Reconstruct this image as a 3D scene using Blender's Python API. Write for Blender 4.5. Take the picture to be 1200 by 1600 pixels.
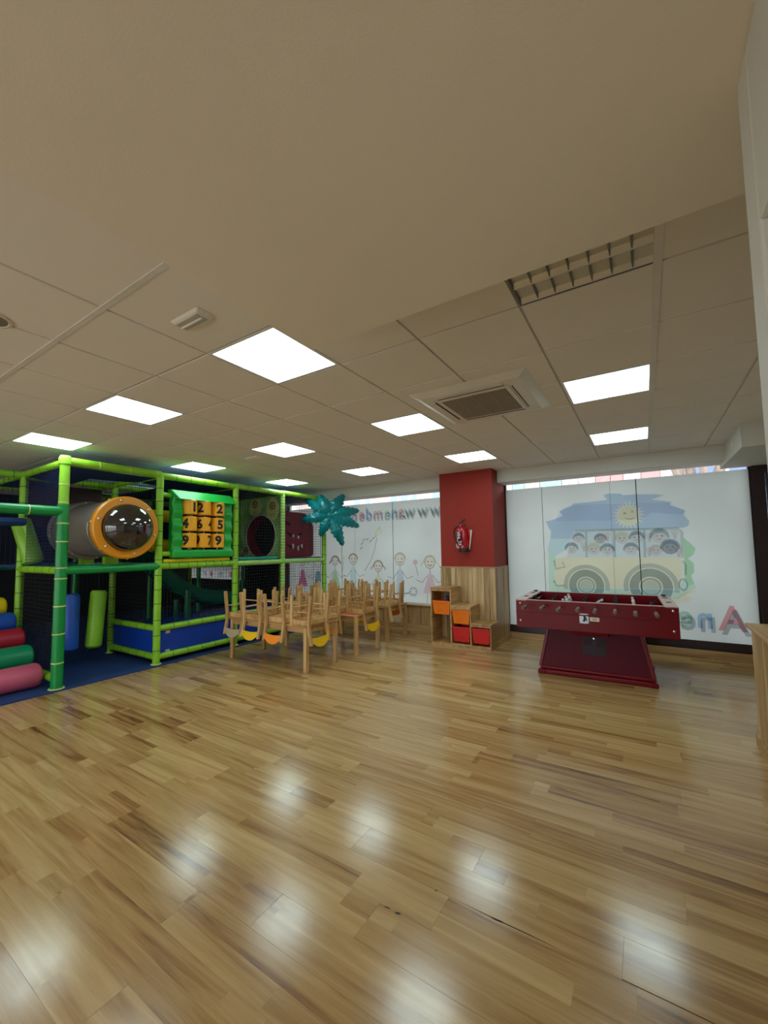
import bpy, bmesh, math, random
from mathutils import Vector, Matrix
from mathutils.geometry import tessellate_polygon
random.seed(7)
for o in list(bpy.data.objects): bpy.data.objects.remove(o)
SC = bpy.context.scene
COL = SC.collection
pi = math.pi

# ------------------------------------------------------------------ camera
CAM_H = 1.53
cam_d = bpy.data.cameras.new('camera'); cam = bpy.data.objects.new('camera', cam_d); COL.objects.link(cam)
cam_d.sensor_fit = 'VERTICAL'; cam_d.sensor_height = 36; cam_d.sensor_width = 27
cam_d.lens = 638.54 / 1600 * 36
cam_d.shift_x = 2.83 / 1600; cam_d.shift_y = 13.04 / 1600
cam_d.clip_start = 0.05; cam_d.clip_end = 200
yaw, pit, rol = .5696, .0687, -.0145
fw = Vector((-math.sin(yaw) * math.cos(pit), math.cos(yaw) * math.cos(pit), math.sin(pit)))
r0 = Vector((math.cos(yaw), math.sin(yaw), 0)); u0 = r0.cross(fw)
r1 = math.cos(rol) * r0 + math.sin(rol) * u0; u1 = -math.sin(rol) * r0 + math.cos(rol) * u0
M = Matrix((r1, u1, -fw)).transposed().to_4x4(); M.translation = (0, 0, CAM_H)
cam.matrix_world = M
SC.camera = cam

# ------------------------------------------------------------------ sky, exposure
w = bpy.data.worlds.new('overcast_sky'); SC.world = w; w.use_nodes = True
bg = w.node_tree.nodes['Background']; bg.inputs[0].default_value = (0.90, 0.95, 1.0, 1); bg.inputs[1].default_value = 3.0
SC.view_settings.view_transform = 'Standard'; SC.view_settings.look = 'None'
SC.view_settings.exposure = 0.15; SC.view_settings.gamma = 1.0; SC.view_settings.use_curve_mapping = False
PANEL_STRENGTH = 10.0

# ------------------------------------------------------------------ materials
def lin(c):
    c = c / 255
    return c / 12.92 if c <= .04045 else ((c + .055) / 1.055) ** 2.4
def rgb(r, g, b): return (lin(r), lin(g), lin(b), 1)
class NT:
    def __init__(s, name):
        s.m = bpy.data.materials.new(name); s.m.use_nodes = True
        s.t = s.m.node_tree; s.n = s.t.nodes; s.n.clear()
        s.out = s.n.new('ShaderNodeOutputMaterial')
    def new(s, k, **kw):
        x = s.n.new('ShaderNode' + k)
        for a, b in kw.items():
            if hasattr(x, a): setattr(x, a, b)
        return x
    def l(s, a, b): s.t.links.new(a, b)
    def math(s, op, a, b=None):
        x = s.new('Math', operation=op)
        for i, v in enumerate((a, b)):
            if v is None: continue
            if isinstance(v, (int, float)): x.inputs[i].default_value = v
            else: s.l(v, x.inputs[i])
        return x.outputs[0]
    def ramp(s, f, stops):
        x = s.new('ValToRGB'); e = x.color_ramp.elements
        while len(e) > 1: e.remove(e[-1])
        e[0].position, e[0].color = stops[0]
        for p, c in stops[1:]:
            k = e.new(p); k.color = c
        s.l(f, x.inputs[0]); return x.outputs[0]
def mat(name, col, rough=.5, metal=0, coat=0, var=.06, vscale=6, bump=0, bscale=60, spec=.5):
    t = NT(name); p = t.new('BsdfPrincipled'); t.l(p.outputs[0], t.out.inputs[0])
    p.inputs['Roughness'].default_value = rough; p.inputs['Metallic'].default_value = metal
    p.inputs['Coat Weight'].default_value = coat; p.inputs['Specular IOR Level'].default_value = spec
    tc = t.new('TexCoord'); nz = t.new('TexNoise'); nz.inputs['Scale'].default_value = vscale; nz.inputs['Detail'].default_value = 3
    t.l(tc.outputs['Object'], nz.inputs['Vector'])
    c = rgb(*col); d = tuple(max(0, v * (1 - var)) for v in c[:3]) + (1,); e = tuple(min(1, v * (1 + var)) for v in c[:3]) + (1,)
    t.l(t.ramp(nz.outputs[0], [(.3, d), (.7, e)]), p.inputs['Base Color'])
    if bump:
        n2 = t.new('TexNoise'); n2.inputs['Scale'].default_value = bscale; t.l(tc.outputs['Object'], n2.inputs['Vector'])
        b = t.new('Bump'); b.inputs['Strength'].default_value = bump; b.inputs['Distance'].default_value = .004
        t.l(n2.outputs[0], b.inputs['Height']); t.l(b.outputs[0], p.inputs['Normal'])
    return t.m
def wood(name, cols, along='z', rough=.45, scale=1.0, coat=0.1):
    t = NT(name); p = t.new('BsdfPrincipled'); t.l(p.outputs[0], t.out.inputs[0])
    tc = t.new('TexCoord'); oi = t.new('ObjectInfo'); mp = t.new('Mapping')
    sc = {'x': (1.2, 16, 16), 'y': (16, 1.2, 16), 'z': (16, 16, 1.2)}[along]
    mp.inputs['Scale'].default_value = tuple(v * scale for v in sc)
    add = t.new('VectorMath', operation='ADD'); sm = t.new('VectorMath', operation='SCALE')
    cmb = t.new('CombineXYZ'); 
    for i in range(3): t.l(oi.outputs['Random'], cmb.inputs[i])
    t.l(cmb.outputs[0], sm.inputs[0]); sm.inputs['Scale'].default_value = 37
    t.l(tc.outputs['Object'], add.inputs[0]); t.l(sm.outputs[0], add.inputs[1]); t.l(add.outputs[0], mp.inputs['Vector'])
    nz = t.new('TexNoise'); nz.inputs['Scale'].default_value = 1; nz.inputs['Detail'].default_value = 4; nz.inputs['Distortion'].default_value = .6
    t.l(mp.outputs[0], nz.inputs['Vector'])
    k = t.math('ADD', nz.outputs[0], t.math('MULTIPLY', t.math('SUBTRACT', oi.outputs['Random'], .5), .25))
    t.l(t.ramp(k, [(.3, rgb(*cols[0])), (.5, rgb(*cols[1])), (.72, rgb(*cols[2]))]), p.inputs['Base Color'])
    p.inputs['Roughness'].default_value = rough; p.inputs['Coat Weight'].default_value = coat; p.inputs['Coat Roughness'].default_value = .2
    return t.m
def plank_mat():
    t = NT('laminate_planks'); p = t.new('BsdfPrincipled'); t.l(p.outputs[0], t.out.inputs[0])
    tc = t.new('TexCoord'); oi = t.new('ObjectInfo'); sp = t.new('SeparateXYZ'); t.l(tc.outputs['Object'], sp.inputs[0])
    R = oi.outputs['Random']; X, Y = sp.outputs[0], sp.outputs[1]
    strip = t.math('FLOOR', t.math('DIVIDE', Y, .0935))
    w1 = t.new('TexWhiteNoise'); w1.noise_dimensions = '2D'; c1 = t.new('CombineXYZ'); t.l(strip, c1.inputs[0]); t.l(t.math('MULTIPLY', R, 91.7), c1.inputs[1]); t.l(c1.outputs[0], w1.inputs['Vector'])
    seg = t.math('FLOOR', t.math('ADD', t.math('DIVIDE', X, 1.3), t.math('MULTIPLY', w1.outputs[0], 5)))
    w2 = t.new('TexWhiteNoise'); w2.noise_dimensions = '3D'; c2 = t.new('CombineXYZ'); t.l(strip, c2.inputs[0]); t.l(seg, c2.inputs[1]); t.l(t.math('MULTIPLY', R, 53.1), c2.inputs[2]); t.l(c2.outputs[0], w2.inputs['Vector'])
    tone = w2.outputs[0]
    # grain
    c3 = t.new('CombineXYZ')
    t.l(t.math('ADD', t.math('MULTIPLY', X, .75), t.math('MULTIPLY', tone, 40)), c3.inputs[0])
    t.l(t.math('MULTIPLY', Y, 13), c3.inputs[1]); t.l(t.math('MULTIPLY', tone, 17), c3.inputs[2])
    n1 = t.new('TexNoise'); n1.inputs['Scale'].default_value = 1.5; n1.inputs['Detail'].default_value = 4; n1.inputs['Distortion'].default_value = .8
    t.l(c3.outputs[0], n1.inputs['Vector'])
    c4 = t.new('CombineXYZ'); t.l(t.math('MULTIPLY', X, 9), c4.inputs[0]); t.l(t.math('MULTIPLY', Y, 260), c4.inputs[1]); t.l(tone, c4.inputs[2])
    n2 = t.new('TexNoise'); n2.inputs['Scale'].default_value = 1; t.l(c4.outputs[0], n2.inputs['Vector'])
    v = t.math('ADD', t.math('MULTIPLY', tone, .27), t.math('ADD', t.math('MULTIPLY', n1.outputs[0], .85), t.math('MULTIPLY', n2.outputs[0], .2)))
    v = t.math('ADD', v, t.math('MULTIPLY', R, .08))
    col = t.ramp(v, [(.40, rgb(100, 68, 38)), (.51, rgb(146, 106, 62)), (.66, rgb(170, 132, 82)), (.95, rgb(196, 162, 110))])
    t.l(col, p.inputs['Base Color'])
    n3 = t.new('TexNoise'); n3.inputs['Scale'].default_value = 9; t.l(tc.outputs['Object'], n3.inputs['Vector'])
    t.l(t.math('ADD', t.math('MULTIPLY', n3.outputs[0], .08), .14), p.inputs['Roughness'])
    p.inputs['Specular IOR Level'].default_value = .62
    return t.m
def emit(name, col, s):
    t = NT(name); e = t.new('Emission'); e.inputs[0].default_value = col; e.inputs[1].default_value = s
    t.l(e.outputs[0], t.out.inputs[0]); return t.m
def film(name, col, tr=.62):
    t = NT(name); a = t.new('BsdfDiffuse'); b = t.new('BsdfTranslucent'); m = t.new('MixShader'); g = t.new('BsdfGlossy'); m2 = t.new('MixShader')
    tc = t.new('TexCoord'); nz = t.new('TexNoise'); nz.inputs['Scale'].default_value = 1.3; t.l(tc.outputs['Object'], nz.inputs['Vector'])
    c = rgb(*col); d = tuple(v * .93 for v in c[:3]) + (1,)
    k = t.ramp(nz.outputs[0], [(.35, d), (.65, c)])
    t.l(k, a.inputs[0]); t.l(k, b.inputs[0]); m.inputs[0].default_value = tr
    t.l(a.outputs[0], m.inputs[1]); t.l(b.outputs[0], m.inputs[2]); g.inputs['Roughness'].default_value = .25
    m2.inputs[0].default_value = .03; t.l(m.outputs[0], m2.inputs[1]); t.l(g.outputs[0], m2.inputs[2]); t.l(m2.outputs[0], t.out.inputs[0]); return t.m
def ink(name, col):
    t = NT(name); a = t.new('BsdfTransparent'); a.inputs[0].default_value = tuple(v ** .62 for v in rgb(*col)[:3]) + (1,); t.l(a.outputs[0], t.out.inputs[0]); return t.m
def thin_glass(name, col=(1, 1, 1, 1), refl=.08):
    t = NT(name); a = t.new('BsdfTransparent'); a.inputs[0].default_value = col; g = t.new('BsdfGlossy'); g.inputs['Roughness'].default_value = .02
    m = t.new('MixShader'); lw = t.new('LayerWeight'); lw.inputs[0].default_value = .3
    t.l(t.math('MULTIPLY', lw.outputs['Facing'], refl * 3), m.inputs[0]); t.l(a.outputs[0], m.inputs[1]); t.l(g.outputs[0], m.inputs[2]); t.l(m.outputs[0], t.out.inputs[0]); return t.m

MAT = {
 'plank': plank_mat(),
 'tile': mat('ceiling_tile_mineral', (226, 220, 212), .9, var=.02, vscale=2, bump=.12, bscale=220),
 'tbar': mat('ceiling_grid_white', (215, 212, 206), .6),
 'plaster': mat('plaster_cream', (228, 220, 204), .85, var=.02, vscale=1.5, bump=.08, bscale=140),
 'white_wall': mat('white_wall_paint', (205, 203, 194), .7, var=.02, vscale=1.5, bump=.12, bscale=90),
 'red_wall': mat('brick_red_paint', (146, 46, 36), .6, var=.03, vscale=1.2, bump=.05, spec=.2),
 'black_wall': mat('near_black_wall', (17, 19, 24), .8),
 'dark_frame': mat('dark_maroon_frame', (38, 14, 18), .4),
 'panelwood': wood('wainscot_wood', [(128, 94, 54), (168, 132, 84), (196, 164, 116)], 'z'),
 'capwood': wood('cap_wood', [(150, 112, 66), (178, 140, 90), (198, 164, 116)], 'x'),
 'chairwood': wood('chair_beech', [(164, 122, 70), (194, 152, 96), (212, 174, 118)], 'z', .4),
 'tablewood': wood('table_beech', [(156, 114, 66), (182, 140, 88), (200, 162, 108)], 'x', .4),
 'cabwood': wood('cabinet_pine', [(150, 106, 58), (176, 134, 80), (196, 156, 104)], 'y', .45),
 'tabletop': mat('red_orange_laminate', (206, 92, 62), .35),
 'yellow': mat('yellow_plastic', (240, 190, 14), .4), 'orange': mat('orange_plastic', (245, 140, 20), .4), 'beige': mat('beige_paint', (176, 158, 128), .45),
 'box_orange': mat('orange_box_plastic', (240, 120, 10), .35), 'box_red': mat('red_box_plastic', (205, 30, 28), .35), 'blue_toy': mat('dark_blue_toy', (28, 40, 110), .5),
 'lime': mat('lime_foam', (138, 196, 42), .38, var=.1), 'green': mat('green_foam', (0, 140, 62), .35, var=.08), 'strap': mat('pale_strap', (200, 205, 120), .5),
 'joint': mat('dark_seam', (84, 132, 28), .6), 'blue': mat('blue_vinyl', (16, 60, 160), .35), 'mat_blue': mat('blue_floor_mat', (22, 54, 110), .75, bump=.2), 'blue_cloth': mat('blue_tarpaulin', (20, 50, 100), .6),
 'cord': mat('black_net_cord', (20, 24, 30), .8), 'cord_blue': mat('navy_net_cord', (22, 38, 84), .8), 'lace': mat('white_lacing', (190, 205, 190), .7),
 'yellow_foam': mat('yellow_foam', (235, 205, 20), .4), 'pink': mat('pink_vinyl', (214, 96, 124), .4), 'roll_green': mat('sea_green_vinyl', (14, 146, 96), .35), 'roll_red': mat('crimson_vinyl', (170, 24, 48), .4), 'roll_blue': mat('royal_blue_vinyl', (22, 78, 176), .4),
 'tube': mat('grey_brown_tube', (132, 122, 114), .38), 'ring': mat('amber_plastic', (232, 150, 16), .32), 'dome': mat('smoked_dome', (30, 26, 26), .04, coat=1, spec=.8), 'bolt': mat('pale_bolt', (214, 200, 176), .3, .5),
 'ttt': mat('green_board_plastic', (24, 168, 62), .35), 'ttt_y': mat('amber_cylinder', (246, 172, 14), .35), 'black': mat('black_print', (14, 14, 14), .5),
 'maroon': mat('maroon_panel', (70, 30, 40), .5), 'monster': mat('crimson_foam', (140, 22, 44), .5), 'slot': mat('dark_slot', (40, 6, 16), .7), 'tooth': mat('tooth_white', (220, 214, 204), .5),
 'jungle': mat('jungle_panel', (150, 196, 120), .5, var=.5, vscale=3), 'cactus': mat('cactus_print', (214, 224, 140), .5, var=.1), 'brownring': mat('brown_print', (140, 88, 48), .5), 'hole_red': mat('crimson_tunnel', (124, 16, 44), .5), 'teal_board': mat('teal_foam', (20, 160, 130), .5),
 'slide': mat('dark_green_slide', (14, 92, 62), .22), 'palm': mat('teal_palm', (0, 128, 134), .3, var=.12), 'magenta': mat('magenta_dot', (200, 60, 150), .5),
 'foos': mat('crimson_lacquer', (108, 6, 18), .32, var=.08, vscale=2, spec=.25), 'foos_dark': mat('dark_crimson_lacquer', (84, 10, 26), .45, var=.06, spec=.15), 'metal_dark': mat('dark_metal_door', (44, 26, 38), .5, 0, spec=.3), 'chrome': mat('chrome', (210, 210, 210), .15, 1), 'grip': mat('brown_rubber_grip', (104, 84, 72), .6), 'shelf_pink': mat('worn_pink_plate', (196, 166, 162), .4), 'plate': mat('steel_plate', (190, 194, 200), .3, .4), 'paper': mat('paper_label', (222, 214, 190), .7), 'inkgrey': mat('grey_print', (90, 88, 86), .6), 'field': mat('dark_playfield', (80, 20, 28), .4), 'fig_white': mat('white_player', (215, 210, 205), .4),
 'ext_red': mat('extinguisher_red', (172, 16, 30), .22, coat=.5), 'rubber': mat('black_rubber', (18, 18, 20), .6), 'label_white': mat('label_white', (205, 192, 196), .5),
 'ac_white': mat('aircon_white', (214, 208, 196), .45, var=.02), 'ac_dark': mat('aircon_grille', (122, 110, 94), .7), 'shadow_gap': mat('slot_dark', (60, 54, 46), .8), 'slat': mat('grille_slat', (150, 138, 118), .6),
 'alu': mat('louvre_aluminium', (226, 230, 234), .28, .75), 'blade': mat('louvre_blade_grey', (120, 122, 122), .35, .5), 'louvre_box': mat('louvre_housing', (96, 94, 88), .6), 'alu_white': mat('fixture_white', (222, 222, 220), .5), 'lens': mat('prismatic_lens', (186, 182, 168), .25),
 'panel': emit('led_panel', (0.76, 0.98, 1.0, 1), PANEL_STRENGTH),
 'film': film('frosted_film', (222, 228, 226)), 'glass': thin_glass('window_glass'), 'glass_dark': thin_glass('tinted_glass', (.25, .3, .32, 1), .15),
 'facade_pink': mat('facade_pink', (240, 208, 204), .8), 'facade_white': mat('facade_white', (244, 236, 232), .8), 'facade_red': mat('facade_red', (232, 160, 156), .8), 'facade_blue': mat('facade_blue', (170, 198, 234), .8), 'facade_cream': mat('facade_cream', (224, 206, 190), .8), 'facade_glass': mat('facade_glass', (120, 140, 180), .3), 'bark': mat('plane_bark', (150, 132, 120), .8, var=.3), 'paving': mat('added_pale_paving', (206, 200, 188), .9), 'asphalt': mat('asphalt', (120, 120, 120), .9),
}
INK = {}
def I(*c):
    if c not in INK: INK[c] = ink('print_ink', c)
    return INK[c]

# ------------------------------------------------------------------ mesh builder
def V3(p): return Vector(p)
class MB:
    def __init__(s, origin=(0, 0, 0)):
        s.v = []; s.f = []; s.m = []; s.o = V3(origin); s.mi = 0
    def add(s, vs, fs):
        b = len(s.v); s.v += [V3(v) - s.o for v in vs]; s.f += [tuple(i + b for i in f) for f in fs]; s.m += [s.mi] * len(fs); return s
    def box(s, x0, x1, y0, y1, z0, z1):
        return s.add([(x0, y0, z0), (x1, y0, z0), (x1, y1, z0), (x0, y1, z0), (x0, y0, z1), (x1, y0, z1), (x1, y1, z1), (x0, y1, z1)],
                     [(0, 3, 2, 1), (4, 5, 6, 7), (0, 1, 5, 4), (1, 2, 6, 5), (2, 3, 7, 6), (3, 0, 4, 7)])
    def hexa(s, lo, hi):   # two quads (lists of 4 points)
        return s.add(list(lo) + list(hi), [(0, 3, 2, 1), (4, 5, 6, 7), (0, 1, 5, 4), (1, 2, 6, 5), (2, 3, 7, 6), (3, 0, 4, 7)])
    def frame(s, d):
        d = V3(d).normalized(); a = Vector((0, 0, 1)) if abs(d.z) < .9 else Vector((1, 0, 0))
        x = d.cross(a).normalized(); return x, d.cross(x).normalized()
    def cyl(s, a, b, r, r2=None, n=16, cap=True):
        a = V3(a); b = V3(b); r2 = r if r2 is None else r2; x, y = s.frame(b - a)
        vs = []
        for c, q in ((a, r), (b, r2)):
            for i in range(n):
                t = 2 * pi * i / n; vs.append(c + q * (math.cos(t) * x + math.sin(t) * y))
        fs = [(i, (i + 1) % n, n + (i + 1) % n, n + i) for i in range(n)]
        if cap: fs += [tuple(range(n - 1, -1, -1)), tuple(range(n, 2 * n))]
        return s.add(vs, fs)
    def tube(s, pts, r, n=8, closed=False, cap=True):
        P = [V3(p) for p in pts]; k = len(P); vs = []
        R = r if isinstance(r, (list, tuple)) else [r] * k
        up = None
        for i in range(k):
            d = (P[(i + 1) % k] - P[i - 1]) if closed else (P[min(i + 1, k - 1)] - P[max(i - 1, 0)])
            d.normalize()
            if up is None: x, y = s.frame(d)
            else:
                x = up - d * up.dot(d); x.normalize(); y = d.cross(x)
            up = x
            for j in range(n):
                t = 2 * pi * j / n; vs.append(P[i] + R[i] * (math.cos(t) * x + math.sin(t) * y))
        fs = []
        for i in range(k if closed else k - 1):
            for j in range(n):
                a = i * n; b = ((i + 1) % k) * n
                fs.append((a + j, a + (j + 1) % n, b + (j + 1) % n, b + j))
        if cap and not closed: fs += [tuple(range(n - 1, -1, -1)), tuple(range((k - 1) * n, k * n))]
        return s.add(vs, fs)
    def lathe(s, base, axis, prof, n=24):   # prof: list of (radius, height along axis)
        base = V3(base); ax = V3(axis).normalized(); x, y = s.frame(ax); vs = []; fs = []
        for r, h in prof:
            for i in range(n):
                t = 2 * pi * i / n; vs.append(base + ax * h + r * (math.cos(t) * x + math.sin(t) * y))
        for k in range(len(prof) - 1):
            for i in range(n): fs.append((k * n + i, k * n + (i + 1) % n, (k + 1) * n + (i + 1) % n, (k + 1) * n + i))
        return s.add(vs, fs)
    def poly(s, pts3, flip=False):
        P = [V3(p) for p in pts3]; tr = tessellate_polygon([P])
        return s.add(P, [tuple(reversed(t)) if flip else tuple(t) for t in tr])
    def prism(s, pts, off):      # polygon of 3d points extruded by vector off
        P = [V3(p) for p in pts]; o = V3(off); n = len(P); tr = tessellate_polygon([P])
        fs = [tuple(t) for t in tr] + [tuple(i + n for i in reversed(t)) for t in tr] + [(i, (i + 1) % n, n + (i + 1) % n, n + i) for i in range(n)]
        return s.add(P + [p + o for p in P], fs)
    def build(s, name, m, parent=None, bevel=0, smooth=False, loc=None, seg=2):
        me = bpy.data.meshes.new(name); me.from_pydata([tuple(v) for v in s.v], [], s.f)
        ms = m if isinstance(m, (list, tuple)) else [m]
        for q in ms: me.materials.append(MAT[q] if isinstance(q, str) else q)
        if len(ms) > 1:
            for p, k in zip(me.polygons, s.m): p.material_index = k
        bm = bmesh.new(); bm.from_mesh(me); bmesh.ops.recalc_face_normals(bm, faces=bm.faces); bm.to_mesh(me); bm.free()
        o = bpy.data.objects.new(name, me); COL.objects.link(o)
        if parent: o.parent = parent
        if loc is not None: o.location = loc
        if bevel:
            b = o.modifiers.new('bevel', 'BEVEL'); b.width = bevel; b.segments = seg; b.limit_method = 'ANGLE'; b.angle_limit = .6
        if smooth:
            for p in me.polygons: p.use_smooth = True
            try: me.set_sharp_from_angle(angle=.7)
            except Exception: pass
        return o
def tag(o, label=None, cat=None, group=None, kind=None):
    if label: o['label'] = label
    if cat: o['category'] = cat
    if group: o['group'] = group
    if kind: o['kind'] = kind
    return o
def thing(name, label, cat, loc=(0, 0, 0), rz=0, group=None):
    o = bpy.data.objects.new(name, None); COL.objects.link(o); o.location = loc; o.rotation_euler = (0, 0, rz); o.empty_display_size = .1
    return tag(o, label, cat, group)
def kids(o): return [c for c in bpy.data.objects if c.parent == o]
def copy_tree(o, parent=None):
    c = o.copy(); COL.objects.link(c); c.parent = parent
    for ch in list(o.children): copy_tree(ch, c)
    return c
def text_mesh(s, size=1.0, bold=.02, cuts=0):
    cu = bpy.data.curves.new('glyph', 'FONT'); cu.body = s; cu.size = size; cu.offset = bold; cu.align_x = 'CENTER'; cu.align_y = 'BOTTOM_BASELINE'; cu.resolution_u = 3
    o = bpy.data.objects.new('glyph', cu); COL.objects.link(o); dg = bpy.context.evaluated_depsgraph_get(); dg.update()
    me = bpy.data.meshes.new_from_object(o.evaluated_get(dg)); 
    if cuts:
        bm = bmesh.new(); bm.from_mesh(me); bmesh.ops.triangulate(bm, faces=bm.faces); bmesh.ops.subdivide_edges(bm, edges=bm.edges, cuts=cuts, use_grid_fill=True); bm.to_mesh(me); bm.free()
    vs = [v.co.copy() for v in me.vertices]; fs = [tuple(p.vertices) for p in me.polygons]
    bpy.data.objects.remove(o); bpy.data.curves.remove(cu); bpy.data.meshes.remove(me); return vs, fs

# ================================================================== STRUCTURE
CZ = 2.785                      # tile ceiling
BACK = 7.07                     # window wall
GX, GY = -4.09, 1.535           # ceiling grid origin
# ---- floor
floor = tag(MB().box(-11.3, 2.2, -2.6, 7.4, -.12, -.009).build('floor', 'plank'), 'oak toned laminate plank floor of the play room', 'floor', kind='structure')
PW, PL = .187, 1.2
full = None; full_me = None
row = 0; y = 1.749 - 8 * PW
fixed = {1.562: -.80, 1.188: -1.434, 1.375: -1.041, 1.749: -.144}
while y < 7.05:
    y1 = min(y + PW, 7.06)
    off = None
    for k, v in fixed.items():
        if abs(k - y) < .02: off = v
    if off is None: off = random.random() * PL
    x = -5.6; e = off - math.ceil((off + 5.6) / PL) * PL + PL
    if e - x < .08: e += PL
    while x < 1.88:
        x1 = min(e, 1.88)
        L = x1 - x; W = y1 - y
        gy = .004 if abs(y - 1.749) < .01 and -1.0 < x < .2 else .0002
        if abs(L - PL) < 1e-3 and abs(W - PW) < 1e-3 and gy < .003:
            if full_me is None:
                full = MB().box(.0002, PL - .0002, .0002, PW - .0002, -.008, 0).build('plank', 'plank', floor, bevel=.0004, seg=1); full_me = full
                o = full
            else:
                o = full.copy(); COL.objects.link(o)
        else:
            o = MB().box(.0002, L - .0002, gy, W - .0002, -.008, 0).build('plank', 'plank', floor, bevel=.0004, seg=1)
        o.parent = floor; o.location = (x, y, 0)
        x = x1; e += PL
    y += PW; row += 1

# worn chips along the open joint
for x0_, x1_, y0_, wd_ in ((-1.02, -.985, 1.562, .005), (-.965, -.935, 1.562, .009), (-.87, -.855, 1.75, .006), (-.74, -.36, 1.75, .0035), (-.62, -.55, 1.749, .006), (-1.475, -1.435, .61, .01)):
    MB().prism([(x0_, y0_ - wd_ * .3, .0003), (x0_ + (x1_ - x0_) * .4, y0_ - wd_, .0003), (x1_, y0_, .0003), (x0_ + (x1_ - x0_) * .7, y0_ + wd_ * .6, .0003)], (0, 0, .0003)).build('chipped_edge', 'rubber', floor)
# ---- ceiling
ceiling = tag(MB().box(-11.3, 2.2, -2.6, 7.4, CZ + .02, CZ + .16).build('ceiling', 'white_wall'), 'suspended tile ceiling with plaster soffit above the camera', 'ceiling', kind='structure')
lights = [(i, j) for i in (-2, -1, 0, 1) for j in (0, 1, 2) if (i, j) != (-2, 0)] + [(2, 1), (2, 2)]
light_cells = {(3 * i, 3 * j) for i, j in lights}
light_cells.add((6, 0))                                     # louvre fixture
cass = (-1.58, -.64, 2.9, 3.83)
tile = None
for a in range(-12, 9):
    for b in range(-3, 9):
        if (a, b) in light_cells: continue
        x = GX + .6 * a; yy = GY + .6 * b
        if x > 1.2: continue
        if x + .6 > -1.38 and yy + .6 < 1.6: continue       # above the soffit
        o = MB().box(.007, .593, .007, .593, 0, .018).build('ceiling_tile', 'tile', ceiling, bevel=.003, seg=1) if tile is None else tile.copy()
        if tile is None: tile = o
        else: COL.objects.link(o)
        o.parent = ceiling; o.location = (x, yy, CZ)
g = MB()
for a in range(-12, 10):
    x = GX + .6 * a; wd = .017 if a == 7 else .0065
    g.box(x - wd, x + wd, -.265, 6.66, CZ + (-.004 if a == 7 else .012), CZ + .0202)
g.build('grid_runners', 'tbar', ceiling)
g = MB()
for b in range(-3, 10):
    y = GY + .6 * b; wd = .014 if b == -1 else .0065
    g.box(-11.3, -1.40 if y < 1.6 else 1.9, y - wd, y + wd, CZ + (-.004 if b == -1 else .0125), CZ + .02)
g.build('grid_cross_bars', 'tbar', ceiling)
SZ = 2.55
MB().box(-1.385, 1.88, -2.5, 1.528, SZ, CZ + .02).build('plaster_soffit', 'plaster', ceiling)
MB().box(-9.6, -2.92, 6.65, 7.05, 2.575, CZ + .01).build('beam', 'white_wall', ceiling)
MB().box(-2.0, .9, 6.65, 7.05, 2.585, CZ + .01).build('beam', 'white_wall', ceiling)
MB().box(.9, 1.88, 5.57, 7.05, 2.53, CZ + .01).build('duct_box', 'white_wall', ceiling)
MB().box(.893, .8995, 6.0, 6.16, 2.62, 2.7).build('duct_label', 'paper', ceiling)

# ---- column
colm = tag(MB().box(-2.915, -2.005, 6.39, 7.06, 0, CZ).build('wall_column', 'red_wall'), 'brick red painted column with wood wainscot below', 'wall', kind='structure')
n = 10; bw = .93 / n
for i in range(n):
    x = -2.925 + i * bw
    MB().box(x + .0012, x + bw - .0012, 6.372, 6.39, .0, 1.195).build('wainscot_board', 'panelwood', colm, bevel=.002, seg=1)
for i in range(7):
    y = 6.372 + i * .0983
    MB().box(-2.005, -1.987, y + .0012, y + .0971, .0, 1.195).build('wainscot_board', 'panelwood', colm, bevel=.002, seg=1)
MB().box(-2.94, -1.978, 6.362, 6.39, 1.195, 1.215).box(-2.005, -1.978, 6.39, 7.055, 1.195, 1.215).build('wainscot_cap', 'capwood', colm, bevel=.003)
MB().box(-2.0, -1.972, 6.36, 7.05, 0, .075).build('skirting', 'capwood', colm, bevel=.003)

# ---- back wall pieces
wb = tag(MB().box(-11.3, -7.35, 7.06, 7.3, -.12, .75).box(-11.3, -7.35, 7.06, 7.3, 1.12, CZ).box(-8.78, -7.35, 7.06, 7.3, .75, 1.12).build('wall_back', 'black_wall'), 'near black wall behind the play structure', 'wall', kind='structure')
wd = tag(MB().box(-7.35, -2.92, 7.09, 7.3, 0, .44).build('wall_low', 'panelwood'), 'low wood clad wall under the drawing covered window', 'wall', kind='structure')
for i in range(46):
    x = -7.35 + i * .0963
    if x > -6.2: MB().box(x + .001, x + .0953, 7.068, 7.09, 0, .425).build('wainscot_board', 'panelwood', wd, bevel=.002, seg=1)
MB().box(-7.35, -2.92, 7.03, 7.12, .425, .445).build('sill_board', 'capwood', wd, bevel=.003)
MB().box(-7.35, -2.92, 7.05, 7.068, 0, .07).build('skirting', 'capwood', wd, bevel=.003)
wu = tag(MB().box(-2.0, 1.9, 7.09, 7.3, 0, .13).build('wall_kerb', 'dark_frame'), 'low kerb under the large right window', 'wall', kind='structure')
tag(MB().box(-1.985, 1.88, 7.045, 7.085, 0, .1).build('baseboard_back', 'capwood', bevel=.004), 'light wood baseboard under the large right window', 'baseboard', kind='structure')
tag(MB().box(-7.42, -7.2, 6.9, 7.06, 0, CZ).build('trim_1', 'maroon'), 'brown upright post behind the netting', 'trim', kind='structure')
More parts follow.
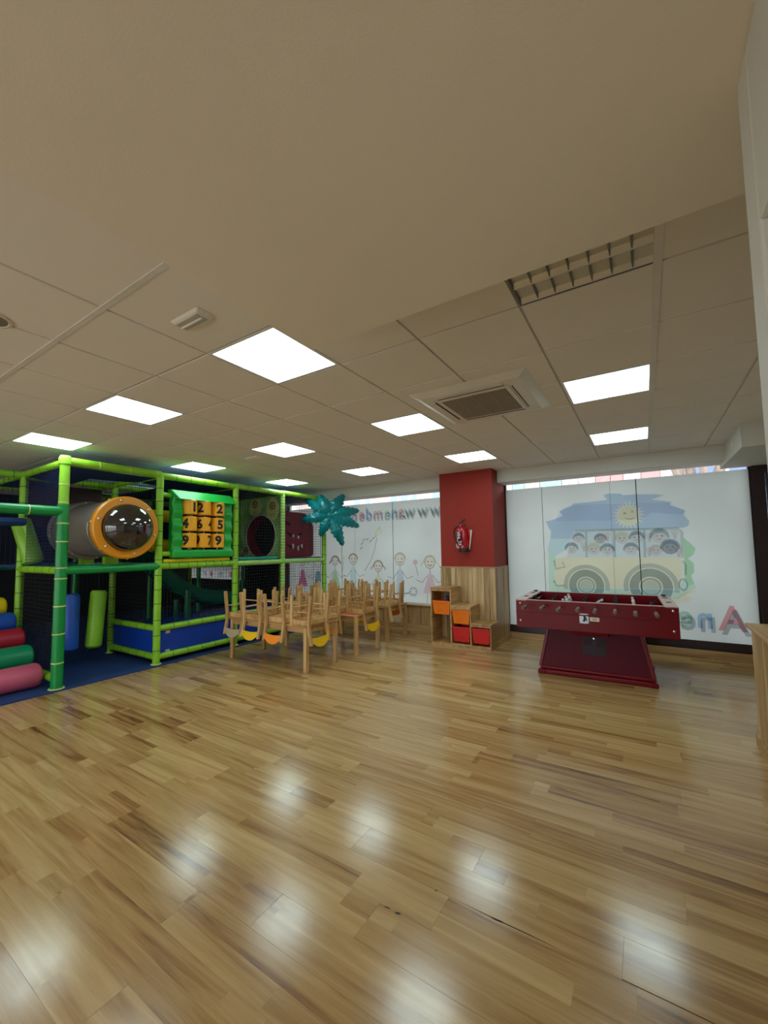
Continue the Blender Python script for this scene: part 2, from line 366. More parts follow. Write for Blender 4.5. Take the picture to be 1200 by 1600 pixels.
# side and rear shell
tag(MB().box(-11.5, -11.3, -2.6, 7.3, -.12, CZ + .16).build('wall_left', 'black_wall'), 'near black wall far behind the play structure', 'wall', kind='structure')
tag(MB().box(-11.3, -9.6, -2.8, -2.6, -.12, CZ + .16).box(0, 2.2, -2.8, -2.6, -.12, CZ + .16).box(-9.6, 0, -2.8, -2.6, -.12, .12).box(-9.6, 0, -2.8, -2.6, 2.5, CZ + .16).build('wall_front', 'white_wall'), 'white wall behind the camera', 'wall', kind='structure')
wf = tag(MB().box(-9.6, 0, -2.75, -2.65, .12, .2).box(-9.6, 0, -2.75, -2.65, 2.42, 2.5).box(-9.6, -9.52, -2.75, -2.65, .2, 2.42).box(-.08, 0, -2.75, -2.65, .2, 2.42).build('window_added', 'dark_frame'), 'tall glazed shop front added unseen behind the camera for daylight', 'window', kind='structure')  # invented glazing, out of view, added to let daylight brighten the ceiling
for k in range(1, 6): MB().box(-9.6 + 1.6 * k - .03, -9.6 + 1.6 * k + .03, -2.74, -2.66, .2, 2.42).build('mullion', 'dark_frame', wf)
for k in range(6): MB().box(-9.6 + 1.6 * k + .03, -9.6 + 1.6 * k + 1.57, -2.703, -2.697, .2, 2.42).build('pane', 'glass', wf)
tag(MB().box(-40, 30, -40, -2.85, -.2, -.05).build('pavement_added', 'paving'), 'pale paved courtyard added unseen behind the camera to bounce daylight', 'pavement', kind='structure')  # invented pale ground, out of view, added to bounce daylight onto the ceiling
tag(MB().box(1.9, 2.1, -2.6, 7.3, -.12, CZ + .16).build('wall_right', 'white_wall'), 'white right hand side wall', 'wall', kind='structure')
nw = tag(MB().box(.224, .5, 1.062, 1.156, 0, SZ).box(.224, .5, -2.55, 1.062, 2.17, SZ).box(.36, .5, -2.55, 1.062, 0, 2.17).build('wall_near', 'white_wall', bevel=.006), 'white wall corner with recessed opening at right edge', 'wall', kind='structure')
hw = tag(MB().box(.675, 1.6, 2.3, 4.21, 0, .885).build('wall_half', 'panelwood'), 'wood clad half wall at the right edge', 'wall', kind='structure')
for i in range(20):
    y = 2.3 + i * .0963
    MB().box(.656, .675, y + .001, y + .0953, 0, .885).build('wainscot_board', 'panelwood', hw, bevel=.002, seg=1)
MB().box(.625, 1.6, 2.3, 4.245, .885, .912).build('counter_cap', 'cabwood', hw, bevel=.004)
MB().box(.64, .656, 2.3, 4.23, 0, .085).build('skirting', 'capwood', hw, bevel=.003)
# right door
dr = tag(MB().box(1.21, 1.33, 7.0, 7.12, 0, 2.55).box(1.33, 1.88, 7.0, 7.12, 2.44, 2.55).box(1.33, 1.88, 7.0, 7.12, 0, .2).build('door_1', 'dark_frame'), 'dark framed glass door beside the large window', 'door', kind='structure')
MB().box(1.33, 1.88, 7.05, 7.06, .2, 2.44).build('pane', 'glass_dark', dr)
MB().box(1.36, 1.4, 7.0, 7.12, .2, 2.44).build('stile', 'dark_frame', dr)

# ---- windows
def ring2(cx, cz, r, n=20, sx=1): return [(cx + sx * r * math.cos(2 * pi * i / n), cz + r * math.sin(2 * pi * i / n)) for i in range(n)]
class Pr:   # printed ink patches on a film, flat in the plane Y = const
    def __init__(s): s.k = 0; s.y = 7.046
    def patch(s, name, shapes, parent):
        """shapes: list of (ink, outer, [holes])"""
        b = MB(); mats = []
        s.k += 1
        for c, out, *holes in shapes:
            mm = I(*c)
            if mm not in mats: mats.append(mm)
            b.mi = mats.index(mm)
            loops = [[Vector((x, z, 0)) for x, z in out]] + [[Vector((x, z, 0)) for x, z in h] for h in (holes[0] if holes else [])]
            tr = tessellate_polygon(loops); P = [p for l in loops for p in l]
            yy = s.y - .0002 * s.k
            b.add([(p.x, yy, p.y) for p in P], [tuple(t) for t in tr])
        return b.build(name, mats, parent)
PR = Pr()
def stroke(pts, wd=.012):
    """polyline to outline polygon"""
    P = [Vector(p) for p in pts]; L = []; R = []
    for i, p in enumerate(P):
        d = (P[min(i + 1, len(P) - 1)] - P[max(i - 1, 0)]).normalized(); nn = Vector((-d.y, d.x)) * wd / 2
        L.append(p + nn); R.append(p - nn)
    return [tuple(p) for p in L + R[::-1]]
def annulus(cx, cz, r, wd, sx=1): return ring2(cx, cz, r, 22, sx), [ring2(cx, cz, r - wd, 22, sx)]
win_b = tag(MB().box(-2.0, 1.21, 7.06, 7.12, .12, .225).box(-2.0, 1.21, 7.06, 7.12, 2.75, 2.785).box(-2.005, -1.975, 7.06, 7.12, .225, 2.75).box(1.18, 1.21, 7.06, 7.12, .225, 2.75).build('window_1', 'dark_frame'),
            'large window covered by film printed with a bus picture', 'window', kind='structure')
MB().box(-1.98, 1.19, 7.085, 7.091, .22, 2.76).build('pane', 'glass', win_b)
fl = []
seams = [-1.975, -1.388, -.409, -.07, 1.185]
for a, b in zip(seams, seams[1:]):
    fl.append(MB().box(a + .0004, b - .0004, 7.05, 7.0535, .225, 2.5).build('film_panel', 'film', win_b))
for x, c, wd in ((-1.388, 120, .007), (-.409, 190, .004), (-.07, 110, .012)): MB().box(x - wd / 2, x + wd / 2, 7.0488, 7.0492, .225, 2.5).build('seam_line', I(c, c + 4, c + 8), fl[1])
SKY = [(-1.341, 1.929), (-1.246, 1.95), (-1.086, 2.009), (-1.13, 2.084), (-1.052, 2.13), (-0.948, 2.164), (-0.928, 2.193), (-0.656, 2.203), (-0.446, 2.217), (-0.499, 2.29), (-0.433, 2.314), (-0.258, 2.294), (-0.246, 2.269), (-0.072, 2.274), (0.17, 2.253), (0.264, 2.227), (0.109, 2.178), (0.352, 2.129), (0.32, 2.086), (0.498, 1.997), (0.473, 1.94), (0.533, 1.848), (0.523, 1.787), (0.478, 1.762), (0.435, 1.755), (-0.918, 1.767), (-0.97, 1.638), (-1.283, 1.645), (-1.268, 1.769), (-1.305, 1.833)]
HAZE = [(-1.283, 1.645), (-0.97, 1.638), (-1.042, 1.477), (-1.217, 1.377), (-1.323, 1.377), (-1.328, 1.512)]
GRASS = [(-1.323, 1.377), (-1.217, 1.377), (-1.244, 0.927), (-1.123, 0.871), (0.375, 0.894), (0.443, 1.09), (0.457, 1.62), (0.524, 1.548), (0.583, 1.468), (0.558, 1.389), (0.491, 1.328), (0.551, 1.267), (0.552, 1.153), (0.514, 1.091), (0.543, 0.988), (0.562, 0.936), (0.467, 0.863), (0.354, 0.77), (-1.341, 0.678)]
SAND = [(0.282, 0.766), (0.431, 0.861), (0.561, 0.919), (0.544, 0.875), (0.443, 0.827), (0.512, 0.796), (0.481, 0.742), (0.366, 0.709), (0.242, 0.71)]
BUS = [(-1.228, 1.326), (-1.057, 1.346), (0.413, 1.345), (0.428, 1.222), (0.398, 1.045), (0.376, 0.912), (-1.123, 0.871), (-1.253, 0.947), (-1.218, 1.101)]
WIN = [(-0.919, 1.757), (0.391, 1.747), (0.44, 1.71), (0.428, 1.345), (-1.057, 1.346), (-0.983, 1.557)]
W1 = (-.792, .915, .245); W2 = (.042, .925, .262)
star = []
for i in range(44):
    t = 2 * pi * i / 44; rr = .215 if i % 2 == 0 else .135
    star.append((-.183 + rr * math.cos(t), 1.968 + rr * math.sin(t)))
fp = fl[1]
PR.patch('sky_print', [((188, 210, 236), SKY, [star])], fp)
PR.patch('sky_shade_print', [((236, 236, 248), [(-1.13, 2.08), (-.9, 2.17), (.3, 2.12), (.49, 1.99), (.47, 1.94), (.1, 1.99), (-.02, 1.9), (-.4, 1.9), (-1.2, 1.93)])], fp)
PR.patch('haze_print', [((214, 238, 244), HAZE)], fp)
PR.patch('sun_print', [((250, 248, 222), star), ((252, 246, 214), ring2(-.183, 1.968, .125)), ((190, 186, 150), [(-.25, 1.945), (-.2, 1.905), (-.14, 1.905), (-.08, 1.955), (-.14, 1.92), (-.2, 1.92)]),
                       ((196, 196, 170), ring2(-.23, 2.0, .018, 10, 1.3)), ((196, 196, 170), ring2(-.135, 2.02, .018, 10, 1.3))], fp)
W1o = ring2(W1[0], W1[1], .245, 26); W2o = ring2(W2[0], W2[1], .262, 26)
PR.patch('grass_print', [((214, 242, 222), GRASS)], fp)
PR.patch('bush_print', [((216, 240, 210), [(.443, 1.09), (.457, 1.62), (.524, 1.548), (.583, 1.468), (.558, 1.389), (.491, 1.328), (.551, 1.267), (.552, 1.153), (.514, 1.091), (.543, .988), (.46, .95)])], fp)
PR.patch('sand_print', [((252, 240, 214), SAND)], fp)
PR.patch('bus_body_print', [((252, 240, 204), BUS), ((248, 236, 206), [(-.4, 1.33), (-.39, 1.33), (-.395, .9), (-.405, .9)])], fp)
PR.patch('bus_window_print', [((226, 234, 238), WIN)] + [((190, 204, 214), stroke([(x, 1.75), (x - .01, 1.345)], .03)) for x in (-.758, -.378, .002)] + [((206, 210, 200), stroke([(-.92, 1.76), (.4, 1.75), (.445, 1.7), (.43, 1.34)], .035))], fp)
for cx, cz, R in (W1, W2):
    arch = [(cx + (R + .075) * math.cos(t * pi / 14), cz + (R + .075) * math.sin(t * pi / 14)) for t in range(-1, 16)] + [(cx + (R + .015) * math.cos(t * pi / 14), cz + (R + .015) * math.sin(t * pi / 14)) for t in range(15, -2, -1)]
    o1, h1 = annulus(cx, cz, R, R * .44); o2, h2 = annulus(cx, cz, R * .5, R * .12)
    PR.patch('wheel_print', [((196, 208, 224), arch), ((158, 172, 184), o1, h1), ((176, 190, 204), o2, h2), ((206, 218, 228), ring2(cx, cz, R * .36))], fp)
PR.patch('headlamp_print', [((180, 194, 206), *annulus(.42, .97, .09, .03, .6)), ((206, 206, 200), stroke([(.43, 1.3), (.46, 1.24), (.45, 1.1)], .03)), ((200, 204, 204), stroke([(-1.24, 1.3), (-1.22, 1.16), (-1.08, 1.2), (-1.12, 1.27)], .025)), ((200, 208, 204), stroke([(-1.26, .98), (-1.22, .9), (-1.1, .9)], .03))], fp)
FACES = [(-0.869, 1.645, .075, 0, 0), (-0.976, 1.487, .085, 0, 0), (-0.662, 1.473, .09, 0, 1), (-0.568, 1.628, .075, 1, 0), (-0.481, 1.461, .085, 0, 0), (-0.281, 1.63, .085, 0, 1), (-0.095, 1.635, .085, 0, 0), (-0.175, 1.468, .085, 0, 0), (0.178, 1.646, .1, 0, 0), (0.13, 1.446, .075, 0, 2), (0.297, 1.489, .1, 2, 0)]
for cx, cz, r, sk, hr in FACES:
    skin = [(248, 236, 232), (214, 206, 204), (176, 176, 180)][sk]; hair = [(168, 180, 190), (246, 240, 206), (238, 226, 214)][hr]
    hp = [(cx + r * 1.18 * math.cos(t * pi / 10), cz + r * 1.18 * math.sin(t * pi / 10)) for t in range(-1, 12)] + [(cx - r * .55, cz + r * .35), (cx + r * .1, cz + r * .55), (cx + r * .6, cz + r * .3)]
    sm = [(cx - .4 * r, cz - .3 * r), (cx, cz - .52 * r), (cx + .4 * r, cz - .3 * r), (cx, cz - .38 * r)]
    PR.patch('child_face_print', [(skin, ring2(cx, cz, r, 16)), (hair, hp), ((140, 140, 146), ring2(cx - .32 * r, cz + .05 * r, .13 * r, 8)), ((140, 140, 146), ring2(cx + .32 * r, cz + .05 * r, .13 * r, 8)), ((196, 150, 150), sm)], fp)
for hx, hz in ((-.8, 1.52), (-.47, 1.67), (.06, 1.65), (.36, 1.68), (.05, 1.44), (.39, 1.43)):
    PR.patch('waving_hand_print', [((244, 230, 226), stroke([(hx, hz - .08), (hx + .03 * k, hz + .05 + .01 * (1 - abs(k)))], .016)) for k in (-1.4, -.5, .4, 1.3)], fp)
# mirrored lettering
def letters(items, parent, y, mirror=True, shadow=True, name='letter_print'):
    for ch, cx, cz, h, c, sh in items:
        vs, fs = text_mesh(ch, 1, .02); s = h / .72
        b = MB(); b.mi = 0
        if shadow and sh:
            b.mi = 1; b.add([(cx - v.x * s * .9 + .1 * h, y + .0004, cz + v.y * s - .16 * h) for v in vs], fs); b.mi = 0
        b.add([(cx - v.x * s * .9, y, cz + v.y * s) for v in vs], fs)
        b.build(name, [I(*c), I(176, 180, 186)], parent)
letters([('A', .915, .39, .33, (236, 150, 158), 1), ('n', .63, .40, .3, (160, 196, 238), 1), ('e', .42, .41, .3, (176, 216, 192), 1), ('m', .1, .42, .3, (234, 190, 214), 1)], fl[3], 7.041)
# left window
win_a = tag(MB().box(-7.2, -2.92, 7.06, 7.12, .44, .475).box(-7.2, -2.92, 7.06, 7.12, 2.75, 2.785).box(-7.2, -7.16, 7.06, 7.12, .475, 2.75).build('window_2', 'white_wall'),
            'long window covered by film with line drawn children', 'window', kind='structure')
MB().box(-7.18, -2.93, 7.085, 7.091, .46, 2.76).build('pane', 'glass', win_a)
seams = [-7.15, -6.4, -5.573, -5.214, -4.263, -2.925]
f2 = [MB().box(a + .0004, b - .0004, 7.05, 7.0535, .475, 2.475).build('film_panel', 'film', win_a) for a, b in zip(seams, seams[1:])]
for x, c, wd in ((-6.4, 150, .006), (-5.573, 130, .01), (-5.214, 190, .004), (-4.263, 120, .01)): MB().box(x - wd / 2, x + wd / 2, 7.0488, 7.0492, .475, 2.475).build('seam_line', I(c, c + 4, c + 8), f2[1])
def child(cx, cz, r, hair, cloth, dress, parent, pig=False):
    S = [((168, 160, 158), *annulus(cx, cz, r, .016, .9)), ((252, 240, 230), ring2(cx, cz, r - .016, 18, .9))]
    hp = [(cx + r * 1.15 * math.cos(t * pi / 10), cz + r * 1.15 * math.sin(t * pi / 10)) for t in range(0, 11)] + [(cx + r * .88 * math.cos(t * pi / 10), cz + r * .9 * math.sin(t * pi / 10)) for t in range(10, -1, -1)]
    S.append((hair, hp))
    if pig:
        S += [(hair, stroke([(cx - r * .9, cz + .1 * r), (cx - r * 1.4, cz - .2 * r), (cx - r * 1.5, cz - .6 * r)], .03)), (hair, stroke([(cx + r * .9, cz + .1 * r), (cx + r * 1.4, cz - .2 * r), (cx + r * 1.5, cz - .6 * r)], .03))]
    S += [((130, 120, 120), ring2(cx - .35 * r, cz + .1 * r, .014, 8)), ((130, 120, 120), ring2(cx + .35 * r, cz + .1 * r, .014, 8)), ((160, 120, 120), stroke([(cx - .4 * r, cz - .35 * r), (cx, cz - .55 * r), (cx + .4 * r, cz - .35 * r)], .013))]
    t = cz - r
    if dress: S.append((cloth, [(cx - .03, t - .08), (cx + .03, t - .08), (cx + .15, t - .46), (cx - .15, t - .46)]))
    else: S += [(cloth, [(cx - .06, t - .08), (cx + .06, t - .08), (cx + .09, t - .34), (cx - .09, t - .34)]), ((206, 214, 226), [(cx - .08, t - .345), (cx + .08, t - .345), (cx + .1, t - .62), (cx + .02, t - .62), (cx, t - .42), (cx - .02, t - .62), (cx - .1, t - .62)])]
    S += [((150, 150, 156), stroke([(cx, t), (cx, t - .08)], .014)), ((170, 160, 160), stroke([(cx - .05, t - .12), (cx - .17, t - .26), (cx - .29, t - .22)], .014)), ((170, 160, 160), stroke([(cx + .05, t - .12), (cx + .16, t - .25), (cx + .29, t - .2)], .014))]
    if dress: S += [((170, 160, 160), stroke([(cx - .06, t - .46), (cx - .07, t - .66)], .014)), ((170, 160, 160), stroke([(cx + .06, t - .46), (cx + .07, t - .66)], .014))]
    PR.patch('child_drawing', S, parent)
PR.k = 0
child(-6.727, 1.27, .12, (150, 130, 110), (214, 90, 140), True, f2[0], True)
child(-6.254, 1.24, .12, (150, 150, 150), (110, 150, 160), False, f2[1])
child(-5.758, 1.268, .105, (150, 110, 90), (190, 226, 170), True, f2[1], True)
child(-5.263, 1.308, .115, (170, 160, 130), (206, 234, 238), False, f2[2])
child(-4.626, 1.165, .115, (190, 170, 150), (244, 244, 206), True, f2[3], True)
child(-4.108, 1.31, .125, (214, 206, 190), (212, 218, 232), False, f2[4])
child(-3.452, 1.256, .125, (238, 236, 190), (248, 206, 220), True, f2[4], True)
PR.patch('kite_drawing', [((236, 232, 176), *([[(-4.703, 1.757), (-4.687, 1.89), (-4.569, 1.983), (-4.523, 1.86)], [[(-4.685, 1.785), (-4.67, 1.88), (-4.58, 1.955), (-4.545, 1.86)]]])), ((238, 226, 160), stroke([(-4.70, 1.757), (-4.569, 1.983)], .02)), ((150, 154, 166), stroke([(-4.645, 1.755), (-4.707, 1.514), (-4.784, 1.321), (-4.966, 1.064)], .014))]
         + [((140, 146, 156), stroke([(x - .03, z - .025), (x + .03, z + .025)], .02)) for x, z in ((-4.733, 1.745), (-4.807, 1.686), (-4.89, 1.725), (-4.981, 1.715), (-5.024, 1.641), (-5.05, 1.543))], f2[3])
PR.patch('star_drawing', [((232, 236, 170), [(-5.516 + (.06 if i % 2 == 0 else .025) * math.sin(i * pi / 5), 1.333 + (.06 if i % 2 == 0 else .025) * math.cos(i * pi / 5)) for i in range(10)]), ((150, 146, 150), stroke([(-5.53, 1.28), (-5.556, 1.041)], .012))], f2[2])
PR.patch('ball_drawing', [((150, 156, 164), *annulus(-3.818, .688, .09, .014))] + [((130, 136, 146), ring2(-3.818 + .055 * math.cos(k * 1.05), .688 + .055 * math.sin(k * 1.05), .016, 6)) for k in range(6)] + [((150, 156, 164), stroke([(-4.02, .64), (-3.9, .66)], .025))], f2[4])
PR.patch('flower_drawing', [((240, 200, 206), ring2(-3.767, 1.254, .055, 9)), ((160, 156, 166), stroke([(-3.76, 1.2), (-3.708, 1.0)], .012))], f2[4])
LET = [(-3.316, 2.16), (-3.587, 2.16), (-3.869, 2.16), (-3.985, 2.16), (-4.07, 2.165), (-4.231, 2.165), (-4.398, 2.165), (-4.623, 2.165), (-4.848, 2.165), (-5.029, 2.165), (-5.232, 2.165)]
CL = [(190, 198, 200)] * 3 + [(150, 156, 162), (246, 176, 176), (176, 212, 244), (206, 234, 216), (246, 190, 200), (160, 200, 238), (244, 170, 176), (226, 196, 220)]
letters([(c, x, z - .02, .255, k, 1) for c, (x, z), k in zip('www.anemden', LET, CL)], f2[3], 7.041)
# low window far behind the structure
win_c = tag(MB().box(-11.25, -8.78, 7.06, 7.12, .72, .76).box(-11.25, -8.78, 7.06, 7.12, 1.11, 1.15).build('window_3', 'dark_frame'), 'low window strip with pink letters seen through the netting', 'window', kind='structure')
f3 = MB().box(-11.25, -8.78, 7.068, 7.072, .76, 1.11).build('film_panel', 'film', win_c)
letters([(c, x, .84, .2, k, 1) for c, x, k in zip('nemeri', (-8.95, -9.35, -9.8, -10.2, -10.5, -10.9), ((226, 80, 130), (226, 70, 110), (180, 200, 220), (220, 60, 70), (190, 200, 210), (180, 190, 220)))], f3, 7.064)

# ---- outside
tag(MB().box(-40, 30, 7.6, 40, -.2, -.05).build('street_ground', 'asphalt'), 'grey street outside the windows', 'street', kind='structure')
fc = thing('apartment_facade', 'pale building with coloured balcony panels seen above right window film', 'building', (-1, 16, -.05))
MB((-1, 16, -.05)).box(-5.2, 6, 16.2, 18, -.05, 3.2).box(-5.2, 6, 16.2, 18, 4.35, 9).box(-5.2, 6, 16.6, 18, 3.2, 4.35).build('wall', 'facade_white', fc)
xs = [-5.0, -4.23, -3.77, -3.21, -2.45, -1.9, -1.35, -.89, -.51, 0, .53, .94]
for a, b, m in zip(xs, xs[1:], ('facade_white', 'facade_blue', 'facade_cream', 'facade_blue', 'facade_pink', 'facade_white', 'facade_red', 'facade_red', 'facade_pink', 'facade_red', 'facade_pink')):
    MB((-1, 16, -.05)).box(a + .01, b - .01, 16.0, 16.06, 3.1, 4.5).build('balcony_panel', m, fc)
for x in (1.2, 2.2, 3.2):
    wq = MB((-1, 16, -.05)).box(x, x + .8, 16.1, 16.25, 3.1, 4.6).build('window', 'facade_white', fc)
    MB((-1, 16, -.05)).box(x + .08, x + .72, 16.08, 16.12, 3.2, 4.05).build('pane', 'facade_glass', wq)
fd = thing('apartment_facade', 'pink building with blue windows seen above the left window film', 'building', (-10, 16, -.05))
MB((-10, 16, -.05)).box(-16, -5.6, 16.2, 18, -.05, 9).build('wall', 'facade_pink', fd)
for x, wd in ((-12.0, .5), (-11.3, .4), (-9.9, .5), (-9.35, .5), (-8.8, .4), (-7.75, .6)):
    wq = MB((-10, 16, -.05)).box(x, x + wd, 16.1, 16.2, 3.2, 4.9).build('window', 'facade_white', fd)
    MB((-10, 16, -.05)).box(x + .06, x + wd - .06, 16.08, 16.1, 3.25, 4.85).build('pane', 'facade_blue', wq)
tr = thing('street_tree', 'pale barked street tree with stubby branches outside right window', 'tree', (.9, 10.2, -.05))
b = MB((.9, 10.2, -.05))
b.tube([(.9, 10.2, -.05), (.93, 10.2, 1.2), (.95, 10.2, 2.3)], [.2, .17, .16], 10)
b.build('trunk', 'bark', tr, smooth=True)
for dx, dy, r in ((-.42, 0, .07), (-.12, .1, .09), (.12, -.05, .07), (.42, .1, .08)):
    MB((.9, 10.2, -.05)).tube([(.95, 10.2, 2.2), (.95 + dx * .6, 10.2 + dy, 2.65), (.95 + dx, 10.2 + dy, 3.3), (.95 + dx * 1.7, 10.2 + dy, 4.6)], [.1, r, r * .9, r * .5], 8).build('branch', 'bark', tr, smooth=True)

# ================================================================== CEILING FITTINGS
proto = None
where = {(1, 0): 'nearest square LED ceiling panel touching the plaster soffit corner', (0, 0): 'LED ceiling panel left of the nearest one, above open floor', (-1, 0): 'LED ceiling panel at far left above the corner post',
         (0, 1): 'LED ceiling panel in the middle row above the tables', (-1, 1): 'LED ceiling panel above the number board', (-1, 2): 'LED ceiling panel above the palm and netting', (1, 1): 'LED ceiling panel left of the air conditioner',
         (1, 2): 'LED ceiling panel above the red column', (0, 2): 'LED ceiling panel above the left window', (2, 1): 'large LED ceiling panel right of the air conditioner', (2, 2): 'LED ceiling panel above the large right window',
         (-2, 0): 'LED ceiling panel deep behind the corner post', (-2, 1): 'LED ceiling panel seen above the bubble tunnel', (-2, 2): 'LED ceiling panel deep above the netted play bays'}
for i, j in lights:
    x = GX + 1.8 * i; y = GY + 1.8 * j
    t = thing('ceiling_panel_light', where[(i, j)], 'ceiling light', (x + .3, y + .3, CZ), 0, 'square LED ceiling panels')
    if proto is None:
        MB().box(-.298, .298, -.298, -.277, 0, .018).box(-.298, .298, .277, .298, 0, .018).box(-.298, -.277, -.277, .277, 0, .018).box(.277, .298, -.277, .277, 0, .018).build('frame', 'alu_white', t)
        MB().box(-.277, .277, -.277, .277, .004, .012).build('diffuser', 'panel', t)
        proto = t
    else:
        for ch in list(proto.children):
            c = ch.copy(); COL.objects.link(c); c.parent = t
lf = thing('louvre_light', 'unlit aluminium louvre ceiling light half hidden by the soffit', 'ceiling light', (-.19, 1.835, CZ))
MB().box(-.298, .298, -.298, .298, .075, .085).box(-.298, -.288, -.298, .298, 0, .08).box(.288, .298, -.298, .298, 0, .08).box(-.298, .298, -.298, -.288, 0, .08).box(-.298, .298, .288, .298, 0, .08).build('housing', 'louvre_box', lf)
for k in range(5):
    y = -.288 + k * .144
    MB().hexa([(-.288, y - .004, 0), (.288, y - .004, 0), (.288, y + .004, 0), (-.288, y + .004, 0)], [(-.288, max(y - .064, -.287), .055), (.288, max(y - .064, -.287), .055), (.288, min(y + .064, .287), .055), (-.288, min(y + .064, .287), .055)]).build('reflector', 'alu', lf)
for r in range(4):
    y = -.288 + r * .144 + .072
    MB().cyl((-.28, y, .062), (.28, y, .062), .008, n=8).build('tube_lamp', 'fig_white', lf)
    for c in range(1, 7):
        x = -.288 + c * .0823
        MB().hexa([(x - .002, y - .068, .002), (x + .002, y - .068, .002), (x + .002, y + .068, .002), (x - .002, y + .068, .002)], [(x - .012, y - .02, .05), (x + .012, y - .02, .05), (x + .012, y + .02, .05), (x - .012, y + .02, .05)]).build('louvre_blade', 'blade', lf)
# air conditioner cassette
ac = thing('air_conditioner', 'white ceiling cassette air conditioner with brown central grille', 'air conditioner', (-1.11, 3.365, CZ))
MB().hexa([(-.40, -.40, -.032), (.40, -.40, -.032), (.40, .40, -.032), (-.40, .40, -.032)], [(-.47, -.47, 0), (.47, -.47, 0), (.47, .47, 0), (-.47, .47, 0)]).build('cover', 'ac_white', ac, bevel=.006)
MB().box(-.30, .30, -.30, .30, -.040, -.033).build('grille_frame', 'ac_white', ac, bevel=.003)
gr = MB().box(-.265, .265, -.265, .265, -.043, -.040).build('grille', 'ac_dark', ac)
for k in range(3): MB().box(-.265 + .1325 * (k + 1) - .004, -.265 + .1325 * (k + 1) + .004, -.265, .265, -.046, -.043).build('grille_bar', 'slat', gr)
for k in range(22): MB().box(-.262, .262, -.258 + k * .0245, -.252 + k * .0245, -.0445, -.043).build('slat', 'slat', gr)
for s in (-1, 1):
    f = MB().box(-.27, .27, s * .355 - .035, s * .355 + .035, -.037, -.031).build('air_flap', 'ac_white', ac, bevel=.004); MB().box(-.27, .27, s * .32 - .004, s * .32 + .004, -.0385, -.03).build('air_slot', 'shadow_gap', f)
    f = MB().box(s * .355 - .035, s * .355 + .035, -.27, .27, -.037, -.031).build('air_flap', 'ac_white', ac, bevel=.004); MB().box(s * .32 - .004, s * .32 + .004, -.27, .27, -.0385, -.03).build('air_slot', 'shadow_gap', f)
def emergency(loc, label, rz):
    t = thing('emergency_light', label, 'emergency light', loc, rz)
    pts = [(-.13, -.055, 0), (.13, -.055, 0), (.13, .055, 0), (-.13, .055, 0)]
    MB().hexa([(-.105, -.04, -.022), (.105, -.04, -.022), (.105, .04, -.022), (-.105, .04, -.022)], pts).build('housing', 'ac_white', t, bevel=.008)
    d = MB().box(-.095, .095, -.034, .034, -.025, -.021).build('diffuser', 'lens', t, bevel=.004)
    MB().cyl((-.09, 0, -.0275), (.09, 0, -.0275), .006, n=8).build('tube', 'fig_white', d)
emergency((-2.0, 1.245, CZ), 'small emergency light beside the nearest LED panel', 0)
emergency((-4.4, 3.66, CZ), 'small grey emergency light beside the middle row LED panel', 0)
sp = thing('ceiling_speaker', 'round ceiling speaker grille cut by the left edge', 'speaker', (-2.88, .64, CZ))
MB().lathe((0, 0, 0), (0, 0, -1), [(.1, 0), (.1, .006), (.085, .009), (.08, .005)], 24).build('rim', 'ac_white', sp, smooth=True)
MB().cyl((0, 0, .001), (0, 0, -.006), .08, n=24).build('mesh_grille', 'ac_dark', sp)

# ================================================================== PLAY STRUCTURE
FX, MX, RX = -5.63, -6.90, -8.2
PY = [1.97, 3.08, 4.33, 5.37, 6.53]
ps = thing('play_structure', 'green foam padded climbing frame with nets and decks on blue mat', 'play structure', (-6.9, 4.2, 0)); PO = (-6.9, 4.2, 0)
def post(x, y, z0, z1, r=.047, m='lime', rings=None, rm='joint', step=.2):
    o = MB(PO).cyl((x, y, z0), (x, y, z1), r, n=20).build('post', m, ps, smooth=True)
    z = z0 + step
    b = MB(PO)
    for zz in (rings if rings is not None else [z0 + step * (k + 1) + random.uniform(-.02, .02) for k in range(int((z1 - z0) / step))]):
        b.lathe((x, y, zz), (0, 0, 1), [(r, -.007), (r + .0025, -.005), (r + .0025, .005), (r, .007)], 20)
    if b.v: b.build('strap', rm, o)['kind'] = 'stuff'
    if z0 < .05: MB(PO).lathe((x, y, 0), (0, 0, 1), [(r + .02, .014), (r + .018, .024), (r, .026)], 20).build('foot_flange', 'strap', o)
    return o
def rail(a, b_, r=.04, m='lime', step=.22, rm='joint', parent=None):
    o = MB(PO).cyl(a, b_, r, n=18).build('rail', m, ps, smooth=True)
    a = V3(a); d = V3(b_) - a; L = d.length; d.normalize(); q = MB(PO)
    n = int(L / step)
    for k in range(1, n + 1):
        if k * step > L - .04: break
        q.lathe(a + d * (k * step), d, [(r, -.006), (r + .002, -.004), (r + .002, .004), (r, .006)], 18)
    if q.v: q.build('strap', rm, o)['kind'] = 'stuff'
    return o
TZ = 2.60; DZ = 1.33
MB(PO).box(-11.25, FX + .09, .3, 6.9, .0005, .016).build('floor_mat', 'mat_blue', ps)
# near corner post in two colours
post(FX, PY[0], .016, 2.09, .058, 'green', [.3, .62, .93, 1.24, 1.36, 1.66, 1.87], 'strap')
post(FX, PY[0], 2.09, 2.6, .05, 'lime', [2.11, 2.32], 'strap')
for i in (1, 2): post(FX, PY[i], .016, TZ)
post(FX, PY[3], .016, TZ, .042, 'lime', [.05 + .055 * k for k in range(46)], 'lace')
post(FX, PY[4], .016, TZ - .25, .045, 'lime')
for y in PY: post(MX, y, .016, TZ, .045, 'lime', rm='joint')
for y in PY: post(RX, y, .016, TZ, .045, 'green')
post(MX, .75, .016, TZ, .045, 'lime'); post(FX, .75, .016, 2.0, .05, 'green', rm='strap', step=.3)
